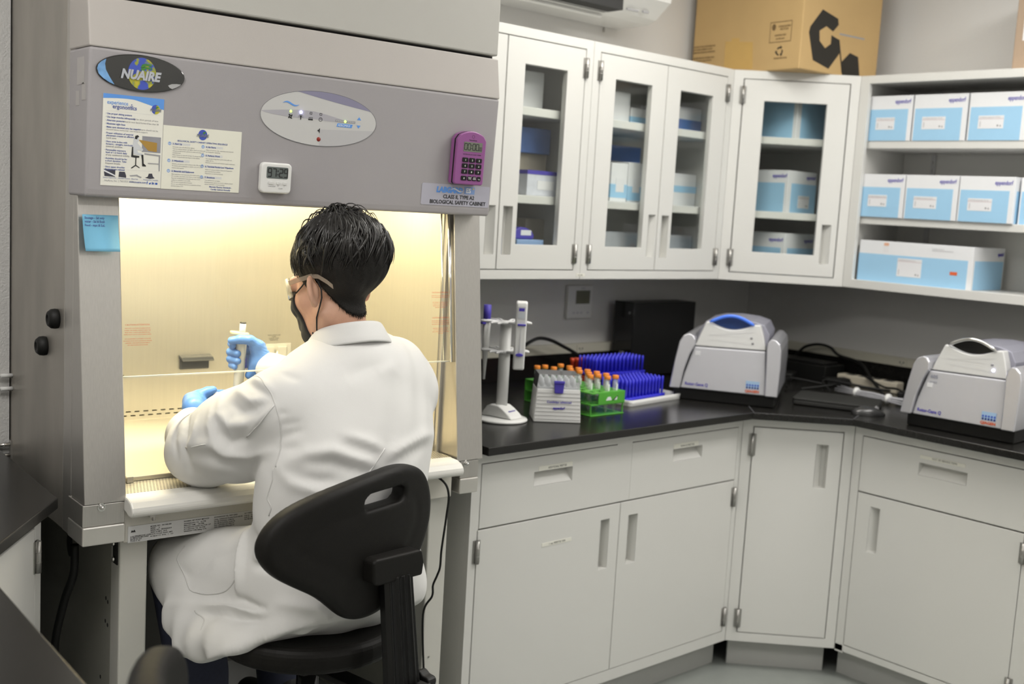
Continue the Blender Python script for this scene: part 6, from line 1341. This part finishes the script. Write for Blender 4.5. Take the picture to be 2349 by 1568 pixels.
for s in (-1, 1):
    up = [onskin((s*.055, .066, -.001)), onskin((s*.064, .045, .012)), onskin((s*.072, .024, .022)), (s*.0785, .008, .029), (s*.0805, -.008, .027), (s*.0800, -.019, .012), (s*.0785, -.022, -.006), (s*.0775, -.018, -.024), (s*.0745, -.006, -.040), onskin((s*.066, .010, -.062)), onskin((s*.054, .030, -.085)), onskin((s*.045, .040, -.102))]
    gobj(G().tube([Vector(hw(p)) for p in up], .0017, 6), 'ear_loop', MASK, mk)
    gobj(G().tube([Vector(hw(onskin((s*.050, .046, -.090)))), Vector(hw(onskin((s*.038, .052, -.110)))), Vector(hw(onskin((s*.028, .055, -.122))))], .0017, 6), 'mask_edge', MASK, mk)
LENS = glass('lens_plastic', (.93, .91, .86), .12, .04, density=.16, haze=(.80, .76, .68)); FRM = glass('temple_plastic', (.85, .78, .68), .1, .05, density=.35, haze=(.62, .52, .42))
g = G(); n = 24; vs = []
for i in range(n+1):
    a = -1.18+2.36*i/n; rr = .083
    for z in (.036, .012, -.012+.010*max(0, 1-abs(a)/.35)):
        vs.append(hw((rr*math.sin(a)*.95, .036+rr*math.cos(a)*1.0, z-.004*abs(a)*(z < 0)*-1)))
g.add(vs, [(3*i+k, 3*i+3+k, 3*i+4+k, 3*i+1+k) for i in range(n) for k in (0, 1)], 0, True)
gl_ = gobj(g, 'safety_glasses', LENS, pe); md = gl_.modifiers.new('solid', 'SOLIDIFY'); md.thickness = .002
for s in (-1, 1):
    pts = [(s*.073, .068, .024), (s*.0785, .045, .025), (s*.0805, .015, .026), (s*.0825, -.006, .027), (s*.0825, -.025, .022), (s*.081, -.045, .006), (s*.079, -.056, -.006)]
    g = G(); vs = []
    for p in pts: vs += [hw((p[0], p[1], p[2]-.0048)), hw((p[0], p[1], p[2]+.0048)), hw((p[0]+s*.0022, p[1], p[2]+.0048)), hw((p[0]+s*.0022, p[1], p[2]-.0048))]
    fs = [(4*i+k, 4*i+4+k, 4*i+4+(k+1) % 4, 4*i+(k+1) % 4) for i in range(len(pts)-1) for k in range(4)]+[(3, 2, 1, 0), tuple(4*len(pts)-4+k for k in range(4))]
    g.add(vs, fs); gobj(g, 'temple', FRM, gl_)
# ---- gloved hands
def frame(az): R = A_(math.cos(az), -math.sin(az), 0); T = A_(-math.sin(az), -math.cos(az), 0); return np.stack([R, T, A_(0, 0, 1)], 1)
HRM, HRA = frame(math.radians(28.6)), A_(.4665, .2, 1.1525)
def hr(q): return np.asarray(q) @ HRM.T + HRA
FING = [(((.045, -.006, .010), (.022, -.024, .013), (-.006, -.026, .012), (-.0235, -.011, .0105), (-.0205, .006, .0090)), (.0115, .0110, .0100, .0095, .0085)),
        (((.048, -.008, -.007), (.022, -.027, -.008), (-.008, -.029, -.009), (-.0260, -.010, -.0095), (-.0085, .0135, -.0105)), (.0120, .0115, .0105, .0100, .0095)),
        (((.048, -.008, -.025), (.022, -.027, -.026), (-.008, -.029, -.027), (-.0255, -.010, -.0275), (-.0075, .0140, -.0290)), (.0118, .0112, .0105, .0098, .0092)),
        (((.046, -.006, -.042), (.022, -.022, -.043), (-.006, -.024, -.043), (-.0215, -.009, -.0430), (-.0140, .0095, -.0440)), (.0105, .0098, .0090, .0085, .0080))]
def sd_rhand(P):
    Q = (P-HRA) @ HRM
    d = smin(el(Q, (.043, -.004, -.020), (.021, .015, .043), rotm('y', .12)), rc(Q, (.056, .006, -.030), (.033, .012, .004), .0175, .0135), .012)
    d = smin(d, rc(Q, (.048, -.003, -.040), (.022, -.001, -.066), .0185, .0110), .012); d = smin(d, rc(Q, (.050, .0, -.034), (.082, .004, -.044), .0265, .0275), .014)
    d = smin(d, chain(Q, ((.055, .006, -.018), (.041, .013, .012), (.021, .020, .0255), (-.002, .0205, .0265), (-.0235, .0165, .0225)), (.0165, .0140, .0122, .0112, .0098), .004), .008)
    f = None
    for a, r_ in FING:
        e = chain(Q, a, r_, .003); f = e if f is None else np.minimum(f, e)
    d = smin(d, f, .004)
    return np.maximum(d, .0125-np.sqrt((Q[:, 0]-.047*Q[:, 2])**2+Q[:, 1]**2))
P, F = nets(sd_rhand, HRA-A_(.13, .13, .10), HRA+A_(.13, .13, .07), .0023)
Q = (P-HRA) @ HRM; N = vnormals(sd_rhand, P)
w = np.exp(-(((Q[:, 0]-.030)/.02)**2+((Q[:, 2]-.015)/.018)**2)); w2 = np.exp(-(((Q[:, 0]-.066)/.012)**2))
P = P+N*(.0007*w*np.sin((Q[:, 0]*.8+Q[:, 2]*.9)*1500)+.0008*w2*np.sin((Q[:, 2]+.5*Q[:, 0])*900))[:, None]
mesh_obj('glove', relax(P, F, 1, .3), F, GLOVE, pe, sub=1)
HLM, HLA = frame(math.radians(27)), A_(.375, .2, 1.042)
def hlw(q): return np.asarray(q) @ HLM.T + HLA
def sd_lhand(P):
    Q = (P-HLA) @ HLM
    d = smin(el(Q, (-.022, .020, -.010), (.030, .036, .0165), rotm('y', .35)), rc(Q, (-.030, .045, -.012), (-.028, .085, -.016), .025, .027), .016)
    d = smin(d, chain(Q, ((-.036, .028, -.010), (-.018, .020, .003), (.003, .011, .0105), (.016, .006, .0140)), (.0150, .0130, .0118, .0100), .004), .008)
    f = None
    for k in range(4):
        z = -.002-.0150*k; e = chain(Q, ((-.012, -.006, -.004-.008*k), (.012, -.034, z), (.040, -.040, z-.001), (.060, -.032, z-.001)), (.0115, .0108, .0098, .0085), .003); f = e if f is None else np.minimum(f, e)
    d = smin(d, f, .006)
    b = np.abs(Q-A_(.050, -.008, -.008))-A_(.032, .021, .012); return np.maximum(d, -(np.linalg.norm(np.maximum(b, 0), axis=1)+np.minimum(b.max(1), 0)-.0008))
P, F = nets(sd_lhand, HLA-A_(.14, .14, .10), HLA+A_(.14, .14, .06), .0025); mesh_obj('glove', relax(P, F, 1, .3), F, GLOVE, pe, sub=1)
# cuffs
# ---- held pipette and box
def pz(z): return (.047*z, 0, z)
PIPW = mat('pipette_cream', (.74, .72, .62), .35, noise=.02)
pip = thing('pipette', 'cream pipette gripped upright in the gloved right hand', 'pipette', pw(hr(pz(-.21))))
PB = np.array(pw(hr(pz(-.21))))
def ploc(q): return np.asarray(pw(hr(q)))-PB
def ptube(name, zs, rs_, m, parent, sides=18, dx=0):
    g = G().tube([Vector(ploc((pz(z)[0]+dx, 0, z))) for z in zs], [r*KP for r in rs_], sides); return g.build(name, m, parent)
ptube('body', (-.098, -.096, -.04, .0, .030, .036), (.0112, .0125, .0128, .0128, .0128, .010), PIPW, pip)
ptube('lower_barrel', (-.195, -.160, -.130, -.1005, -.0985), (.0032, .0050, .0085, .0115, .0118), PIPW, pip); ptube('tip', (-.21, -.19), (.0012, .0034), FROST, pip, 10)
ptube('button_rod', (.036, .064), (.0078, .0078), WHITEP, pip); ptube('button_cap', (.0642, .0675), (.0080, .0078), MATS['case_black'], pip)
g = G(); ol = rrect(-.030, .017, -.014, .014, .012, 5); n = len(ol); vs = []
for z in (.0355, .043): vs += [ploc((a+.047*z, b, z+(-.010-a)*.10)) for a, b in ol]
g.add(vs, [tuple(range(n))[::-1], tuple(range(n, 2*n))]+[(k, (k+1) % n, n+(k+1) % n, n+k) for k in range(n)]); g.build('finger_rest', mat('pale_yellow_plastic', (.70, .62, .36), .35, noise=.03), pip, bevel=.002)
tx_ = text('eppendorf', .0068, (0, 0, 0), VIOLET, pip, bold=.0002)
c0 = Vector(ploc((.0115, .0088, -.022))); up = Vector(ploc((0, 0, .05))-ploc((0, 0, 0))).normalized(); nr = (Vector(HRM[:, 0])*.75+Vector(HRM[:, 1])*.75).normalized(); xx = -up; yy = nr.cross(xx).normalized(); zz = xx.cross(yy)
tx_.matrix_local = Matrix.Translation(c0+zz*.0006) @ Matrix((xx, yy, zz)).transposed().to_4x4()
g1 = text('1000', .0050, tuple(Vector(ploc((-.0090, .0125, -.110)))), GREY, pip, rot=(PI/2, 0, -math.radians(28.6)), depth=.0001)
hb = thing('tube_holder', 'small clear plastic box held in the gloved left hand', 'box', pw(hlw((.050, -.008, -.020)))); hb.rotation_euler = (0, 0, -math.radians(27))
G().prism(rrect(-.030, .030, -.019, .019, .003, 3), 'z', .0, .018).build('box_base', glass('rack_plastic', (.85, .86, .90), .08, .1, density=.45, haze=(.70, .70, .76)), hb)
G().prism(rrect(-.031, .031, -.020, .020, .003, 3), 'z', .0182, .0225).build('box_lid', glass('rack_plastic', (.85, .86, .9)), hb); G().box((-.012, -.0195, .004), (.02, -.0192, .015)).build('ink_mark', VIOLET, hb)
# ---------------------------------------------------------------- lab chairs
def poly_sd(p, V):
    V = np.array(V); n = len(V); d = np.full(len(p), 1e9); s = np.ones(len(p))
    for i in range(n):
        a, b = V[i], V[i-1]; e = b-a; w_ = p-a; q = w_-e*np.clip((w_ @ e)/(e @ e), 0, 1)[:, None]; d = np.minimum(d, (q*q).sum(1))
        c = np.stack([p[:, 1] >= a[1], p[:, 1] < b[1], e[0]*w_[:, 1] > e[1]*w_[:, 0]]); s = np.where(c.all(0) | (~c).all(0), -s, s)
    return s*np.sqrt(d)
BACK = [(-.161, .970), (-.072, .987), (.022, .999), (.072, 1.001), (.118, .992), (.150, .975), (.172, .945), (.184, .903), (.180, .856), (.150, .800), (.100, .742), (.05, .708), (-.015, .694), (-.069, .703), (-.099, .727), (-.14, .764), (-.196, .796), (-.238, .823), (-.262, .852), (-.272, .881), (-.259, .915), (-.223, .948)]
BACK = np.array(BACK); 
for _ in range(2): BACK = np.concatenate([[.75*BACK[i]+.25*BACK[(i+1) % len(BACK)], .25*BACK[i]+.75*BACK[(i+1) % len(BACK)]] for i in range(len(BACK))])
SLOT = [(-.033, .932), (-.036, .944), (-.026, .951), (.060, .955), (.070, .951), (.068, .939), (.058, .934)]
CHB = mat('chair_urethane', (.0085, .0078, .0068), .50, noise=.15, bump=.18, bscale=700, spec=.2); VINYL = mat('bellows_vinyl', (.006, .006, .006), .3, noise=.15, spec=.35)
ch_o = np.array([.40, -.49, 0]); 
def chair(label, loc, rz):
    t = thing('lab_chair', label, 'chair', loc, rz)
    def sdb(Q):
        p = Q[:, [0, 2]]; d2 = poly_sd(p, BACK)+.016; ds = poly_sd(p, SLOT); yc = .55*(Q[:, 0]+.045)**2+.10*(Q[:, 2]-.85)**2
        w_ = np.abs(Q[:, 1]-yc)-.006; d = np.minimum(np.maximum(d2, w_), 0)+np.sqrt(np.maximum(d2, 0)**2+np.maximum(w_, 0)**2)-.016
        d = smax(d, .006-ds, .008)
        dish = np.exp(-((d2+.045)/.012)**2); d = d+.0014*dish*(Q[:, 1] < yc)
        return d
    P, F = nets(sdb, (-.30, -.05, .66), (.21, .11, 1.03), .0052); P = relax(P, F, 1, .4)
    me = bpy.data.meshes.new('backrest'); me.from_pydata((P*KP+np.array([0, 0, OFF[2]])).tolist(), [], F.tolist()); me.materials.append(CHB); me.polygons.foreach_set('use_smooth', [True]*len(me.polygons))
    o = bpy.data.objects.new('backrest', me); COL.objects.link(o); o.parent = t
    global KS; KS = KP; dz = OFF[2]/KP
    G().prism([(-.041, .782), (-.026+.0, .776), (.098, .772), (.102, .80), (.096, .822), (.090, .828), (-.036, .832), (-.044, .826)], 'y', -.052, -.014).build('mount_block', CHB, o, (0, 0, dz), bevel=.007, seg=3)
    g = G(); xs = np.linspace(.000, .086, 15); ring = []
    for z in np.linspace(.785, .545, 14):
        k = (z-.545)/.24; w_ = .5+(.5-.10*k); cxx = .040+.006*(1-k); y0 = -.052-.028*(1-k)
        ring.append([(cxx+(a-.043)*w_*.98, y0-(.006 if i % 3 == 1 else -.001)+.016*(abs(a-.043)/.043)**3, z) for i, a in enumerate(xs)]+[(cxx+(a-.043)*w_*.98, y0+.034, z) for a in xs[::-1]])
    m_ = len(ring[0]); g.add([p for r_ in ring for p in r_], [(i*m_+k, i*m_+(k+1) % m_, (i+1)*m_+(k+1) % m_, (i+1)*m_+k) for i in range(len(ring)-1) for k in range(m_)]+[tuple(range(m_))[::-1], tuple((len(ring)-1)*m_+k for k in range(m_))], 0, False)
    g.build('back_bar', VINYL, t, (0, 0, dz), bevel=.003)
    G().box((.0, -.098, .500), (.092, -.030, .552)).build('bar_clamp', BLACKP, t, (0, 0, dz), bevel=.006)
    for k in range(6): G().box((.006+k*.014, -.103, .510), (.016+k*.014, -.097, .556)).build('clamp_rib', BLACKP, t, (0, 0, dz), bevel=.002)
    kb = G(); 
    pts = [(.028*(1+.12*math.cos(5*a))*math.cos(a), .028*(1+.12*math.cos(5*a))*math.sin(a)) for a in np.linspace(0, 2*PI, 40, endpoint=False)]
    kb.prism(pts, 'x', .094, .118).build('adjust_knob', BLACKP, t, (0, -.062, .535+dz), bevel=.003)
    G().box((.02, -.05, .50), (.066, .22, .515)).build('seat_bracket', BLACKP, t, (0, 0, dz), bevel=.003)
    cx, cy = .035, .225
    st_ = G().prism(ell(0, 0, .205, .205, 48), 'z', .565, .622).build('seat', CHB, t, (cx, cy, dz), bevel=.022, seg=5)
    G().box((-.09, -.09, .53), (.09, .09, .5645)).build('seat_plate', BLACKP, t, (cx, cy, dz), bevel=.01)
    G().cyl((cx, cy, .12), (cx, cy, .53), .025, 18).build('gas_lift', BLACKG, t, (0, 0, dz))
    fr = G(); c_ = [(cx+.19*math.cos(a), cy+.19*math.sin(a), .20) for a in np.linspace(0, 2*PI, 33)]; fr.tube(c_, .011, 8); fr.build('foot_ring', CHROME, t, (0, 0, dz))
    for k in range(3): a = k*2*PI/3+.5; G().cyl((cx+.024*math.cos(a), cy+.024*math.sin(a), .20), (cx+.185*math.cos(a), cy+.185*math.sin(a), .20), .007, 8).build('ring_spoke', CHROME, t, (0, 0, dz))
    zf = -dz
    for k in range(5):
        a = k*2*PI/5+.3; c1, s1 = math.cos(a), math.sin(a)
        lg = G().tube([(cx, cy, .10), (cx+c1*.15, cy+s1*.15, .085), (cx+c1*.28, cy+s1*.28, .055)], [.028, .022, .016], 8).build('base_leg', BLACKP, t, (0, 0, dz))
        G().cyl((cx+c1*.28-s1*.014, cy+s1*.28+c1*.014, zf+.028), (cx+c1*.28+s1*.014, cy+s1*.28-c1*.014, zf+.028), .028, 16).cyl((cx+c1*.28, cy+s1*.28, zf+.05), (cx+c1*.28, cy+s1*.28, .06), .008, 8).build('caster', RUBBER, lg, (0, 0, 0))
    KS = 1.0
    return t
co = pw((.40, -.49, 0))
chair('black lab chair the person in the lab coat is sitting on', (co[0], co[1], 0), math.atan2(.146, .989))
chair('second black lab chair, its blurred backrest corner in the bottom foreground', (-.405, -1.205, 0), math.radians(243))
